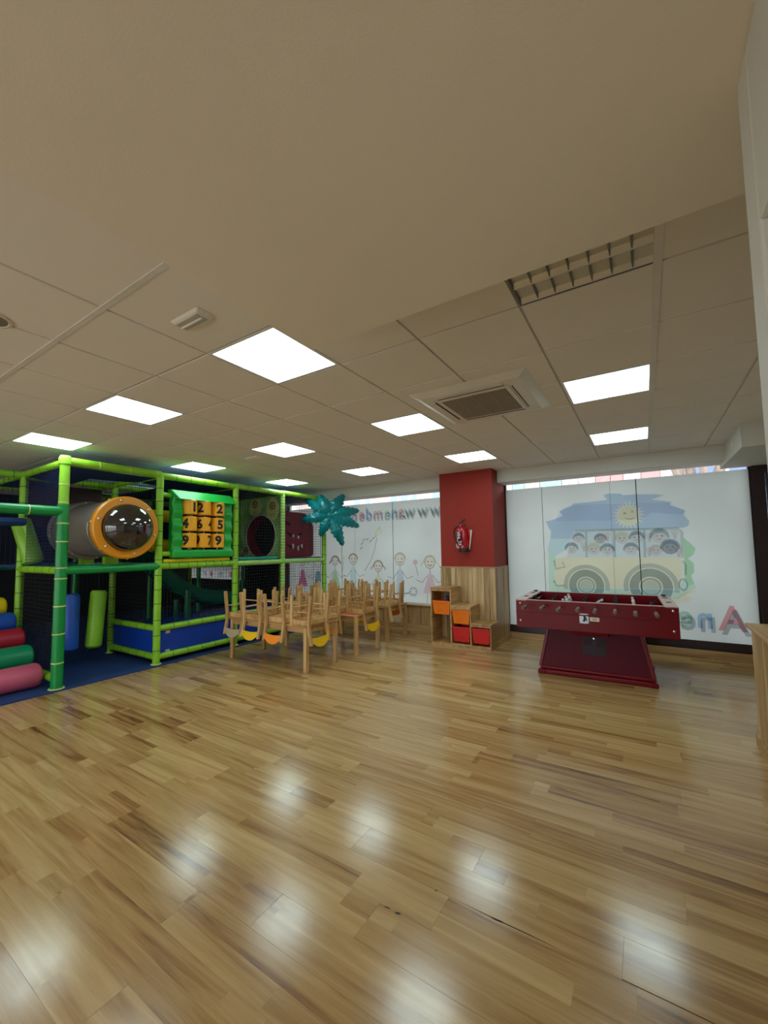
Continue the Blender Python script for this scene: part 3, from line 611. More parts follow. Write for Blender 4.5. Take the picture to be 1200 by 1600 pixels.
# top rails
rail((FX, PY[0], TZ), (FX, PY[1], TZ), .05, rm='strap', step=.35)
for i in (1, 2, 3): rail((FX, PY[i], TZ - .01), (FX, PY[i + 1], TZ - .02), .045)
MB(PO).lathe((FX, PY[0], 2.56), (0, 0, 1), [(.062, 0), (.064, .07), (.05, .1), (.0, .105)], 20).build('corner_cap', 'lime', ps, smooth=True)
for y in PY:
    rail((FX, y, TZ - .02), (MX, y, TZ - .02), .042); rail((MX, y, TZ - .02), (RX, y, TZ - .02), .042)
for X in (MX, RX):
    for i in range(4): rail((X, PY[i], TZ - .05), (X, PY[i + 1], TZ - .05), .042)
rail((MX, .75, TZ - .03), (MX, PY[0], TZ - .03), .045)
for i in range(4): rail((MX, PY[i], 2.12), (MX, PY[i + 1], 2.12), .035)
# left entrance rails
er = rail((FX, .75, 2.01), (FX, PY[0], 2.01), .055, 'green', .3, 'strap')
rail((FX, PY[0], .12), (MX, PY[0], .12), .045)
rail((FX, PY[0], DZ), (MX, PY[0], DZ), .042)
# mid rails
rail((FX, PY[0], DZ), (FX, PY[1], DZ), .05, 'green', .5, 'green')
rail((FX, PY[1], DZ), (FX, PY[2], DZ), .045, 'lime', .14)
for i in (2, 3): rail((FX, PY[i], DZ - .01), (FX, PY[i + 1], DZ - .01), .042, 'lime', .05, 'lace')
for y in PY[1:]: rail((FX, y, DZ), (MX, y, DZ), .042)
for i in range(4): rail((MX, PY[i], DZ), (MX, PY[i + 1], DZ), .042, 'green')
for i in (0, 1, 2, 3): rail((RX, PY[i], DZ), (RX, PY[i + 1], DZ), .042, 'green')
# low rails + blue boards of the pit
for i in (1, 2, 3):
    rail((FX, PY[i], .49), (FX, PY[i + 1], .49), .042); rail((FX, PY[i], .11), (FX, PY[i + 1], .11), .042)
    o = MB(PO).box(FX - .03, FX - .012, PY[i] + .05, PY[i + 1] - .05, .1, .5).build('pit_board', 'blue', ps)
    MB(PO).box(FX - .012, FX - .004, PY[i] + .13, PY[i] + .19, .40, .44).box(FX - .012, FX - .004, PY[i] + .13, PY[i] + .19, .14, .18).build('clip', 'bolt', o)
rail((FX, PY[1], .49), (MX, PY[1], .49), .042); rail((FX, PY[1], .11), (MX, PY[1], .11), .042)
MB(PO).box(MX + .05, FX - .05, PY[1] + .012, PY[1] + .03, .1, .5).build('pit_board', 'blue', ps)
MB(PO).box(MX, FX - .035, PY[1] + .04, PY[4], .40, .44).build('pit_deck', 'blue', ps)
# decks
for i in (1, 2, 3):
    MB(PO).box(RX, FX - .06, PY[i] + .03, PY[i + 1] - .03, 1.345, 1.375).build('deck', 'mat_blue', ps)
MB(PO).box(RX, MX, PY[0], PY[1], 1.345, 1.375).build('deck', 'mat_blue', ps)
MB(PO).box(FX - .06, FX + .005, PY[1] + .07, PY[2] - .1, 1.38, 1.425).build('deck_edge', 'yellow_foam', ps, bevel=.01)
MB(PO).box(FX - .08, FX - .02, PY[2] + .04, PY[3] - .1, 1.37, 1.42).build('deck_edge', 'teal_board', ps, bevel=.01)
# roof cloth
b = MB(PO); N = 14
for (x0, x1, y0, y1, zz) in ((RX, FX - .05, PY[0], PY[4], 2.55),):
    vs = []; fs = []
    for i in range(N + 1):
        for j in range(2 * N + 1):
            vs.append((x0 + (x1 - x0) * i / N, y0 + (y1 - y0) * j / (2 * N), zz - .05 * abs(math.sin(j * pi / 7)) * math.sin(i * pi / N)))
    for i in range(N):
        for j in range(2 * N):
            if 2 <= i < 11 and j in (3, 4, 5, 6, 7, 8): continue
            a = i * (2 * N + 1) + j; fs.append((a, a + 1, a + 2 * N + 2, a + 2 * N + 1))
    b.add(vs, fs)
b.build('roof_cloth', 'blue_cloth', ps, smooth=True)
MB(PO).tube([(MX + .3, 1.9, 1.93), (MX + .5, 1.2, 1.90), (MX + .5, .8, 1.93)], [.05, .07, .06], 8).build('entrance_cloth', 'blue_cloth', ps)
# nets
def net(name, P, U, V, nu, nv, m='cord', r=.0016):
    P, U, V = V3(P), V3(U), V3(V); N_ = U.cross(V).normalized(); b = MB(PO)
    def bar(a, c):
        d = (c - a).normalized(); s = d.cross(N_) * r; t = N_ * r
        vs = [a + s + t, a - s + t, a - s - t, a + s - t, c + s + t, c - s + t, c - s - t, c + s - t]
        b.add(vs, [(0, 1, 5, 4), (1, 2, 6, 5), (2, 3, 7, 6), (3, 0, 4, 7)])
    for i in range(nu + 1): bar(P + U * (i / nu), P + U * (i / nu) + V)
    for j in range(nv + 1): bar(P + V * (j / nv), P + V * (j / nv) + U)
    o = b.build(name, m, ps); o['kind'] = 'stuff'; return o
def netY(x, y0, y1, z0, z1, m='cord', p=.05): net('safety_net', (x, y0, z0), (0, y1 - y0, 0), (0, 0, z1 - z0), int((y1 - y0) / p), int((z1 - z0) / p), m)
def netX(y, x0, x1, z0, z1, m='cord', p=.05): net('safety_net', (x0, y, z0), (x1 - x0, 0, 0), (0, 0, z1 - z0), int((x1 - x0) / p), int((z1 - z0) / p), m)
netY(FX - .02, PY[2], PY[3], DZ, TZ); netY(FX - .02, PY[3], PY[4], DZ, TZ)
for i in (1, 2, 3): netY(FX - .02, PY[i], PY[i + 1], .5, DZ)
netX(PY[4], MX, FX, .5, TZ); netX(PY[0], MX, FX, DZ, TZ, 'cord_blue', .04); netX(PY[0], MX, FX, .15, DZ)
netY(MX - .03, .75, PY[0], DZ, TZ, 'cord_blue'); netX(PY[1], MX, FX, .5, DZ); netY(RX, PY[0], PY[4], DZ, TZ, 'cord_blue', .06); netX(PY[1], RX, FX, DZ, TZ, 'cord', .06)
netY(MX + .04, PY[0], PY[1], .1, TZ, 'cord')
# panels deeper inside
MB(PO).box(MX - .35, MX - .33, PY[0] + .1, PY[1] - .05, 1.9, 2.52).build('dark_panel', 'maroon', ps)
# jungle panel with round hole, facing the camera side, on the plane Y = PY[3]
yy = PY[3] + .03
out = [(-6.86, 1.38), (-5.68, 1.38), (-5.68, 2.55), (-6.86, 2.55)]
hx, hz, hr = -6.26, 1.795, .41
loops = [[Vector((x, z, 0)) for x, z in out], [Vector((x, z, 0)) for x, z in ring2(hx, hz, hr, 30)]]
tri = tessellate_polygon(loops); P = [p for l in loops for p in l]
b = MB(PO); b.add([(p.x, yy, p.y) for p in P], tri); b.add([(p.x, yy + .02, p.y) for p in P], tri)
jp = b.build('hole_panel', 'jungle', ps)
MB(PO).lathe((hx, yy - .012, hz), (0, 1, 0), [(hr + .014, .012), (hr + .014, 0), (hr - .004, 0), (hr - .004, .03)], 30).build('hole_rim', 'tooth', jp, smooth=True)
MB(PO).lathe((hx, yy, hz), (0, 1, 0), [(hr - .005, 0), (hr - .03, .15), (hr - .035, .2)], 30).build('hole_tunnel', 'hole_red', jp, smooth=True)
MB(PO).cyl((hx, yy + .2, hz), (hx, yy + .205, hz), hr - .03, n=30).build('tunnel_dark_end', 'black_wall', jp)
for (x, z, wd, hh) in ((-6.42, 2.37, .18, .17), (-5.93, 2.31, .17, .22)):
    pts = [(x + wd * math.cos(t * pi / 9), yy - .004, z + hh * math.sin(t * pi / 9)) for t in range(18)]
    c = MB(PO).prism(pts, (0, .006, 0)).build('cactus_shape', 'cactus', jp)
    MB(PO).lathe((x, yy - .008, z + .06), (0, 1, 0), [(.075, .004), (.075, 0), (.05, 0), (.05, .004)], 16).lathe((x, yy - .008, z + .06), (0, 1, 0), [(.025, .004), (.025, 0), (.0, 0)], 10).build('cactus_flower', 'brownring', jp)
    for k in range(4): MB(PO).lathe((x - .05 + .03 * k, yy - .007, z - .1 - .03 * (k % 2)), (0, 1, 0), [(.012, .003), (.012, 0), (0, 0)], 8).build('dot', 'brownring', jp)
MB(PO).lathe((-6.68, yy - .008, 1.52), (0, 1, 0), [(.075, .004), (.075, 0), (.045, 0), (.045, .004)], 16).lathe((-6.68, yy - .008, 1.52), (0, 1, 0), [(.035, .004), (.03, 0), (0, 0)], 10).build('cactus_flower', 'brownring', jp)
MB(PO).lathe((-6.78, yy - .02, 1.44), (0, 1, 0), [(.0, -.02), (.03, 0), (.045, .02)], 12).build('magenta_knob', 'magenta', jp)
# ---- foam things standing at the frame
mp_ = []
def rr(y0, y1, z0, z1, rt, rb, n=8):
    P = []
    for cx, cz, r, a0 in ((y0 + rb, z0 + rb, rb, pi), (y1 - rb, z0 + rb, rb, 1.5 * pi), (y1 - rt, z1 - rt, rt, 0), (y0 + rt * .6, z1 - rt * .25, rt * .25, .5 * pi)):
        for k in range(n + 1):
            t = a0 + k / n * pi / 2; P.append((cx + r * math.cos(t), cz + r * math.sin(t)))
    return P
mo = thing('face_bolster', 'dark red rounded foam block with slit eyes and teeth behind netting', 'foam block', (-6.2, 6.2, 1.375))
MO = (-6.2, 6.2, 1.375)
prof = rr(5.66, 6.66, 1.377, 2.30, .34, .09)
MB(MO).prism([(-6.05, y, z) for y, z in prof], (-.32, 0, 0)).build('foam_body', 'monster', mo, smooth=True)
def slit(y0, z0, y1, z1, bend, wd):
    P = []; Q = []
    for k in range(9):
        t = k / 8; y = y0 + (y1 - y0) * t; z = z0 + (z1 - z0) * t - bend * math.sin(t * pi); q = wd * (t ** .8) * (1 if t < .9 else .8)
        P.append((-6.049, y, z + q)); Q.append((-6.049, y, z - q * .4))
    return P + Q[::-1]
for a in ((5.70, 2.16, 5.98, 2.03, .02, .06), (5.80, 1.93, 6.05, 1.80, .02, .06), (5.85, 1.67, 6.08, 1.57, .03, .055), (6.33, 1.9, 6.18, 1.80, .02, .06), (6.4, 1.66, 6.2, 1.55, .03, .05)):
    MB(MO).prism(slit(*a), (.006, 0, 0)).build('slit', 'slot', mo)
for y, z, hh in ((6.05, 1.60, .05), (6.2, 1.56, .05), (6.3, 1.6, .04), (6.05, 1.81, .03), (6.2, 1.79, .03)):
    MB(MO).prism([(-6.046, y - .025, z + hh), (-6.046, y + .025, z + hh), (-6.046, y + .02, z - hh * .7), (-6.046, y, z - hh), (-6.046, y - .02, z - hh * .7)], (.012, 0, 0)).build('tooth', 'tooth', mo)

# ---- bubble tunnel
bt = thing('bubble_tunnel', 'grey brown crawl tube ending in amber ring and smoked bubble dome', 'tunnel', (-6.2, 2.6, 1.44)); BO = (-6.2, 2.6, 1.44)
ty, tz, R = 2.60, 1.84, .39
MB(BO).lathe((-5.52, ty, tz), (-1, 0, 0), [(.365, 0), (.365, .62), (.36, .63), (.36, 1.3)], 40).build('tube', 'tube', bt, smooth=True)
rg = MB(BO).lathe((-5.56, ty, tz), (1, 0, 0), [(.365, -.0), (R, .0), (R + .004, .02), (R + .004, .07), (R - .012, .088), (.30, .09), (.292, .08), (.292, .04)], 48).build('ring', 'ring', bt, smooth=True)
MB(BO).lathe((-5.475, ty, tz), (1, 0, 0), [(.295 * math.cos(k * pi / 20), .02 + .2 * math.sin(k * pi / 20)) for k in range(0, 11)], 40).build('bubble_dome', 'dome', bt, smooth=True)
for k in range(6):
    t = 2 * pi * (k + .5) / 6 + .25
    MB(BO).lathe((-5.47, ty + .342 * math.cos(t), tz + .342 * math.sin(t)), (1, 0, 0), [(.018, 0), (.016, .008), (.008, .014), (0, .015)], 10).build('bolt', 'bolt', rg, smooth=True)
for k in range(7):
    t = 2 * pi * k / 7 + .3
    MB(BO).lathe((-5.53, ty + (R + .002) * math.cos(t), tz + (R + .002) * math.sin(t)), (0, math.cos(t), math.sin(t)), [(.016, 0), (.014, .008), (.007, .012), (0, .013)], 10).build('bolt', 'bolt', rg, smooth=True)
for xf in (-6.5, -6.78):
    fo = MB(BO).lathe((xf, ty, tz), (1, 0, 0), [(.366, -.03), (.40, -.02), (.405, 0), (.40, .02), (.366, .03)], 40).build('flange', 'tube', bt, smooth=True)
    for k in range(8):
        t = 2 * pi * k / 8 + .2
        MB(BO).lathe((xf + .02, ty + .385 * math.cos(t), tz + .385 * math.sin(t)), (1, 0, 0), [(.015, 0), (.012, .01), (0, .012)], 8).build('bolt', 'bolt', fo)
b = MB(BO); t0, t1 = pi * .95, pi * 1.35
b.tube([(-5.66, ty + .372 * math.cos(t0 + (t1 - t0) * k / 8), tz + .372 * math.sin(t0 + (t1 - t0) * k / 8)) for k in range(9)], .006, 6).build('grab_wire', 'bolt', bt, smooth=True)
for x in (-5.9, -6.6):
    MB(BO).box(x - .04, x + .04, ty - .08, ty + .08, 1.375, 1.475).build('saddle', 'lime', bt)

# ---- number board
nb = thing('number_board', 'green framed board of nine yellow number cylinders', 'play panel', (-5.6, 3.73, 1.43)); NO = (-5.6, 3.73, 1.43)
def wavy(y0, y1):
    P = []
    for k in range(29):
        z = 1.5 + (2.30 - 1.5) * k / 28; P.append((-5.575 + .014 * math.cos(k * 2 * pi / 7), z))
    vs = []; fs = []
    for x, z in P: vs += [(-5.68, y0, z), (x - .02, y0, z), (x, y0 + .02, z), (x, y1 - .02, z), (x - .02, y1, z), (-5.68, y1, z)]
    for k in range(28):
        for j in range(6): fs.append((6 * k + j, 6 * k + (j + 1) % 6, 6 * k + 6 + (j + 1) % 6, 6 * k + 6 + j))
    return vs, fs
for y0, y1 in ((3.245, 3.40), (4.075, 4.235)):
    v, f = wavy(y0, y1); MB(NO).add(v, f).build('frame_side', 'ttt', nb, smooth=True)
MB(NO).hexa([(-5.68, 3.235, 2.29), (-5.50, 3.30, 2.27), (-5.50, 4.27, 2.27), (-5.68, 4.25, 2.29)], [(-5.68, 3.215, 2.41), (-5.60, 3.215, 2.41), (-5.60, 4.215, 2.41), (-5.68, 4.215, 2.41)]).build('frame_hood', 'ttt', nb, bevel=.01)
MB(NO).box(-5.68, -5.55, 3.24, 4.24, 1.435, 1.555).build('frame_sill', 'ttt', nb, bevel=.03, seg=3)
for z in (2.33, 1.50):
    MB(NO).cyl((-5.66, 3.10, z), (-5.66, 3.25, z), .035).cyl((-5.66, 4.23, z), (-5.66, 4.31, z), .035).build('mounting_bar', 'lime', nb, smooth=True)
DIG = [[[('1', .62)], [('2', -.45)], [('2', .35)]], [[('4', -.5)], [('6', -.55), ('4', .92)], [('5', .45)]], [[('9', -.45)], [('9', -.8), ('7', .85)], [('9', .2)]]]
for c in range(3):
    yc = 3.505 + c * .232
    MB(NO).cyl((-5.60, yc, 1.52), (-5.60, yc, 2.33), .012, n=8).build('spindle', 'chrome', nb)
    for r in range(3):
        z0 = 2.068 - r * .243
        cy = MB(NO).lathe((-5.60, yc, z0), (0, 0, 1), [(.0, 0), (.098, 0), (.105, .008), (.105, .202), (.098, .21), (0, .21)], 28).build('number_cylinder', 'ttt_y', nb, smooth=True)
        va = math.atan2(-yc, 5.60)
        for ch, u in DIG[r][c]:
            vs, fs = text_mesh(ch, .185, .008, 3); base = va + math.asin(u)
            MB(NO).add([(-5.60 + .1072 * math.cos(base + v.x / .105), yc + .1072 * math.sin(base + v.x / .105), z0 + .045 + v.y) for v in vs], fs).build('digit', 'black', cy)
# yellow rollers beside the board
for z, nm in ((2.05, 'upper'), (1.62, 'lower')):
    o = MB((-6.0, 3.35, z)).cyl((-5.95, 3.12, z), (-5.95, 3.42, z), .09, n=20).build('foam_roller', 'yellow_foam', None, bevel=.015, smooth=True, loc=(-6.0, 3.35, z))
    tag(o, nm + ' yellow foam roller between bubble dome and number board', 'foam roller', 'yellow rollers')

# ---- slide
sl = thing('slide', 'dark green plastic slide inside the lower bay', 'slide', (-6.75, 3.9, .44)); SO = (-6.75, 3.9, .44)
path = [(-6.75, 3.2, 1.36), (-6.75, 3.45, 1.28), (-6.74, 3.75, 1.0), (-6.7, 4.05, .76), (-6.62, 4.35, .62), (-6.5, 4.7, .56), (-6.45, 4.95, .555)]
vs = []; fs = []
for k, p in enumerate(path):
    p = V3(p); q = V3(path[min(k + 1, 6)]) - V3(path[max(k - 1, 0)]); s = Vector((q.y, -q.x, 0)).normalized()
    for a, h in ((-.30, .26), (-.27, .24), (-.24, .06), (-.1, 0), (.1, 0), (.24, .06), (.27, .24), (.30, .26)): vs.append(p + s * a + Vector((0, 0, h)))
for k in range(6):
    for j in range(7): fs.append((8 * k + j, 8 * k + j + 1, 8 * k + 9 + j, 8 * k + 8 + j))
o = MB(SO).add(vs, fs).build('chute', 'slide', sl, smooth=True); md = o.modifiers.new('thick', 'SOLIDIFY'); md.thickness = .015; md = o.modifiers.new('sub', 'SUBSURF'); md.levels = md.render_levels = 2
MB(SO).cyl((-6.4, 4.0, .44), (-6.4, 4.0, .9), .05).build('support_leg', 'slide', sl, smooth=True)
MB(SO).cyl((-6.72, 4.0, .44), (-6.72, 4.0, .72), .05).build('support_leg', 'slide', sl, smooth=True)

# ---- foam roll steps
rolls = [('pink', 'pink', -5.92, .15, .134, 1.90), ('roll_green', 'sea green', -6.2, .325, .134, 1.90), ('roll_red', 'crimson', -6.46, .50, .132, 1.89), ('roll_blue', 'royal blue', -6.74, .67, .13, 1.88), ('yellow_foam', 'yellow', -7.02, .85, .125, 1.86), ('roll_red', 'small topmost red', -7.29, 1.02, .125, 1.85)]
for m, nm, x, z, r, ye in rolls:
    t = thing('foam_roll', nm + ' vinyl foam roll of the stepped entrance at far left', 'foam roll', (x, 1.1, z - r), 0, 'foam roll steps')
    O = (x, 1.1, z - r)
    MB(O).lathe((x, .55, z), (0, 1, 0), [(0, 0), (r - .03, 0), (r, .03), (r, ye - .55 - .04), (r - .012, ye - .55 - .012), (r - .04, ye - .55), (0, ye - .55)], 28).build('vinyl_body', m, t, smooth=True)
    MB(O).lathe((x, ye, z), (0, 1, 0), [(r - .035, -.002), (r - .032, .004), (r - .028, -.003)], 24).build('end_seam', m, t)
    if z > .2: MB(O).box(x - .05, x + .05, .6, 1.2, .02 if z - r > .02 else .016, z - r + .02).build('support_block', 'mat_blue', t)
# ---- hanging bags
def bag(x, y, z0, z1, r, m, label, lean=(0, 0)):
    t = thing('hanging_bag', label, 'punch bag', (x, y, z0), 0, 'hanging foam bags'); O = (x, y, z0)
    a = V3((x, y, z0)); b_ = V3((x + lean[0], y + lean[1], z1)); d = (b_ - a); L = d.length
    MB(O).lathe(a, d, [(0, 0), (r - .03, 0), (r, .03), (r, L - .03), (r - .02, L), (0, L)], 22).build('bag_body', m, t, smooth=True)
    MB(O).tube([b_, b_ + Vector((0, 0, max(.05, 1.34 - z1)))], .008, 6).build('hanging_strap', 'cord', t)
bag(-6.5, 2.40, .23, .98, .10, 'roll_blue', 'blue hanging foam bag behind the dark green corner post')
bag(-6.5, 2.68, .22, 1.0, .10, 'lime', 'lime hanging foam bag leaning between two posts', (-.0, .05))
bag(-6.8, 2.08, 1.40, 1.98, .11, 'lime', 'lime foam bag leaning behind netting at the hidden crawl tube end', (-.08, -.14))

# ---- palm
pm = thing('palm_decoration', 'teal plastic palm leaf crown on the end post', 'palm ornament', (-5.40, 6.42, 2.2)); O = (-5.40, 6.42, 2.2)
c0 = V3((-5.31, 6.35, 2.212)); rv = Vector((.77, .64, 0)); uv = Vector((0, 0, 1)); nv = Vector((.64, -.77, 0))
def leaf(dx, dz, wd):
    tip = rv * dx + uv * dz; L = tip.length; d = tip.normalized(); s = d.cross(nv).normalized(); vs = []; fs = []; n = 14
    for k in range(n + 1):
        t = k / n; wv = wd * (.5 + .5 * math.sin(min(1, t * 1.6) * pi / 2)) * (1 - max(0, t - .45) / .55 * .72)
        if k == n: wv *= .4
        wv *= 1.14 if k % 2 else .86
        p = c0 + d * (L * t) + nv * (.05 + .10 * math.sin(t * pi * .9) - .13 * t * t)
        for a, h in ((-1, -.035), (-.5, .0), (0, .022), (.5, .0), (1, -.035)): vs.append(p + s * wv * a + nv * h * (1 - .3 * t))
    for k in range(n):
        for j in range(4): fs.append((5 * k + j, 5 * k + j + 1, 5 * k + 6 + j, 5 * k + 5 + j))
    o = MB(O).add(vs, fs).build('palm_leaf', 'palm', pm); m_ = o.modifiers.new('thick', 'SOLIDIFY'); m_.thickness = .014
k = .0128
for dx, dz, wd in ((-38, 25, .13), (-17, 33, .14), (22, 34, .14), (46, 8, .13), (46, -18, .13), (20, -48, .13), (-16, -33, .12), (-46, -8, .12)):
    leaf(dx * k, dz * k, wd)
MB(O).lathe(c0 + nv * .02, nv, [(.09, 0), (.08, .05), (.04, .08), (0, .085)], 16).build('crown_centre', 'palm', pm, smooth=True)
MB(O).cyl((-5.62, 6.51, 2.26), c0 + nv * .05, .03, n=10).build('bracket', 'palm', pm)

# ================================================================== TABLES AND CHAIRS
def table(x0, x1, y0, y1, label):
    cx, cy = (x0 + x1) / 2, (y0 + y1) / 2
    t = thing('kids_table', label, 'table', (cx, cy, 0), 0, 'low wooden tables'); a, b_ = (x1 - x0) / 2, (y1 - y0) / 2; H = .575
    MB().box(-a - .01, a + .01, -b_ - .01, b_ + .01, H - .022, H - .003).build('table_rim', 'tablewood', t, bevel=.004)
    MB().box(-a + .008, a - .008, -b_ + .008, b_ - .008, H - .003, H).build('table_top', 'tabletop', t)
    for sx in (-1, 1):
        for sy in (-1, 1):
            MB().box(sx * (a - .026) - .026, sx * (a - .026) + .026, sy * (b_ - .026) - .026, sy * (b_ - .026) + .026, 0, H - .022).build('leg', 'chairwood', t, bevel=.005)
    for sy in (-1, 1): MB().box(-a + .052, a - .052, sy * (b_ - .02) - .01, sy * (b_ - .02) + .01, H - .09, H - .022).build('apron', 'tablewood', t)
    for sx in (-1, 1): MB().box(sx * (a - .02) - .01, sx * (a - .02) + .01, -b_ + .052, b_ - .052, H - .09, H - .022).build('apron', 'tablewood', t)
table(-5.07, -3.60, 3.83, 4.45, 'nearest low wooden table with red orange top under upturned chairs')
table(-4.98, -3.53, 4.79, 5.40, 'middle low wooden table with red orange top under upturned chairs')
table(-5.03, -3.59, 5.72, 6.36, 'farthest low wooden table by the left window under upturned chairs')
# upturned chair: origin on the table surface under the seat, backrest hanging at -y
def make_chair():
    t = thing('kids_chair', 'x', 'chair', (0, 0, 0), 0, 'upturned children chairs')
    W = .165
    MB().box(-W, W, -.14, .15, 0, .02).build('seat', 'chairwood', t, bevel=.006)
    MB().box(-W + .03, W - .03, .11, .128, .02, .07).box(-W + .03, W - .03, -.148, -.13, .02, .07).box(-W, -W + .016, -.14, .12, .02, .07).box(W - .016, W, -.14, .12, .02, .07).build('seat_frame', 'chairwood', t)
    for s in (-1, 1):
        MB().hexa([(s * W - .017, .105, .0), (s * W + .017, .105, .0), (s * W + .017, .145, .0), (s * W - .017, .145, .0)], [(s * W - .015, .115, .375), (s * W + .015, .115, .375), (s * W + .015, .147, .375), (s * W - .015, .147, .375)]).build('leg', 'chairwood', t, bevel=.004)
        b = MB(); secs = [(-.20, .375), (-.165, .06), (-.165, -.02), (-.205, -.225)]
        vs = []; fs = []
        for y, z in secs: vs += [(s * W - .016, y - .02, z), (s * W + .016, y - .02, z), (s * W + .016, y + .02, z), (s * W - .016, y + .02, z)]
        for k in range(3):
            for j in range(4): fs.append((4 * k + j, 4 * k + (j + 1) % 4, 4 * k + 4 + (j + 1) % 4, 4 * k + 4 + j))
        fs += [(0, 1, 2, 3), (12, 13, 14, 15)]
        b.add(vs, fs).build('back_leg', 'chairwood', t, bevel=.004)
        MB().cyl((s * W, .125, .17), (s * W, -.175, .17), .008, n=8).build('stretcher', 'chairwood', t)
    MB().cyl((-W, .125, .22), (W, .125, .22), .008, n=8).build('stretcher', 'chairwood', t)
    P = [(-W + .016, -.13)] + [(-W + .016 + (2 * W - .032) * k / 12, -.135 - .012 * math.sin(k / 12 * pi)) for k in range(1, 12)] + [(W - .016, -.13)]
    Q = [(W - .016, -.20), (W - .045, -.212), (W - .075, -.235), (W - .115, -.252), (0, -.258), (-W + .115, -.252), (-W + .075, -.235), (-W + .045, -.212), (-W + .016, -.20)]
    MB().prism([(x, -.195 + (z + .13) * .15, z) for x, z in P + Q], (0, -.014, 0)).build('backrest', 'yellow', t)
    return t
ch0 = make_chair(); first = [True]
BACKS = {}
for c in ('yellow', 'orange', 'beige'):
    bk = [p for p in ch0.children if p.name.startswith('backrest')][0]
    BACKS[c] = bk.data if c == 'yellow' else bk.data.copy()
    BACKS[c].materials[0] = MAT[c]
def put(x, y, rz, colr, label):
    if first[0]: c = ch0; first[0] = False
    else: c = copy_tree(ch0)
    c.location = (x, y, .5755); c.rotation_euler = (0, 0, rz); c['label'] = label
    for p in c.children:
        if p.name.startswith('backrest'):
            p.data = BACKS[colr]
            p['label'] = {'yellow': 'yellow', 'orange': 'orange', 'beige': 'grey beige'}[colr] + ' painted backrest'
CN = {'yellow': 'yellow backed', 'orange': 'orange backed', 'beige': 'beige backed'}
def front(tn, y, xs, cols, words):
    for x, c, wv in zip(xs, cols, words): put(x, y + .165, 0, c, f'{CN[c]} upturned chair on {tn} table, {wv}')
def rear(tn, y, xs, cols, words):
    for x, c, wv in zip(xs, cols, words): put(x, y - .165, pi, c, f'{CN[c]} upturned chair on {tn} table, {wv}')
front('nearest', 3.80, (-4.935, -4.565, -4.12), ('beige', 'yellow', 'orange'), ('left of its near side', 'middle of its near side', 'right of its near side'))
put(-3.70, 3.975, pi / 2, 'yellow', 'yellow backed upturned chair hanging over right end of nearest table')
rear('nearest', 4.51, (-4.77, -4.25, -3.79), ('yellow', 'orange', 'orange'), ('left of its far side', 'middle of its far side', 'right of its far side'))
front('middle', 4.765, (-4.80, -4.42, -4.02), ('orange', 'yellow', 'orange'), ('left of its near side', 'middle of its near side', 'right of its near side'))
put(-3.64, 5.07, pi / 2, 'yellow', 'yellow backed upturned chair hanging over right end of middle table')
rear('middle', 5.42, (-4.75, -4.36, -3.97), ('beige', 'orange', 'yellow'), ('left of its far side', 'middle of its far side', 'right of its far side'))
front('farthest', 5.70, (-4.84, -4.46, -4.08), ('yellow', 'orange', 'beige'), ('left of its near side', 'middle of its near side', 'right of its near side'))
put(-3.70, 5.87, pi / 2, 'beige', 'beige backed upturned chair hanging over right end of farthest table')
rear('farthest', 6.38, (-4.82, -4.42, -3.85), ('orange', 'yellow', 'orange'), ('left of its far side', 'middle of its far side', 'right of its far side'))

# ================================================================== STEPPED STORAGE UNIT
cb = thing('storage_cabinet', 'stepped pine storage unit of three sections against the red column', 'cabinet', (-2.455, 6.17, 0)); O = (-2.455, 6.17, 0)
Y0, Y1 = 5.98, 6.357
secs = [(-2.93, -2.60, .897), (-2.60, -2.285, .632), (-2.285, -1.98, .384)]
T = .018
xs = [-2.93, -2.60, -2.285, -1.98]; hs = [.897, .897, .632, .384]
for x, h in zip(xs, hs):
    MB(O).box(x, x + T, Y0, Y1, 0, h - T).build('side_panel', 'cabwood', cb, bevel=.002)
for (a, b_, h) in secs:
    MB(O).box(a - (.004 if a < -2.9 else -T), b_ + T + .004, Y0 - .006, Y1, h - T, h).build('top_panel', 'cabwood', cb, bevel=.003)
    MB(O).box(a + T, b_, Y0, Y0 + .02, h - T - .035, h - T).build('top_rail', 'cabwood', cb)
    MB(O).box(a + T, b_, Y0 + .01, Y1, .035, .035 + T).build('bottom_panel', 'cabwood', cb)
    MB(O).box(a + T, b_, Y0 + .004, Y0 + .02, 0, .035).build('plinth', 'cabwood', cb)
    if h < .8: MB(O).box(a + T, b_, Y1 - .008, Y1, .053, h - T).build('back_panel', 'cabwood', cb)
for (a, b_, h) in secs:
    z = .12
    while z < h - .06:
        MB(O).box(a + T, a + T + .006, Y0 + .02, Y1 - .01, z, z + .008).box(b_ - .006, b_, Y0 + .02, Y1 - .01, z, z + .008).build('runner', 'cabwood', cb); z += .09
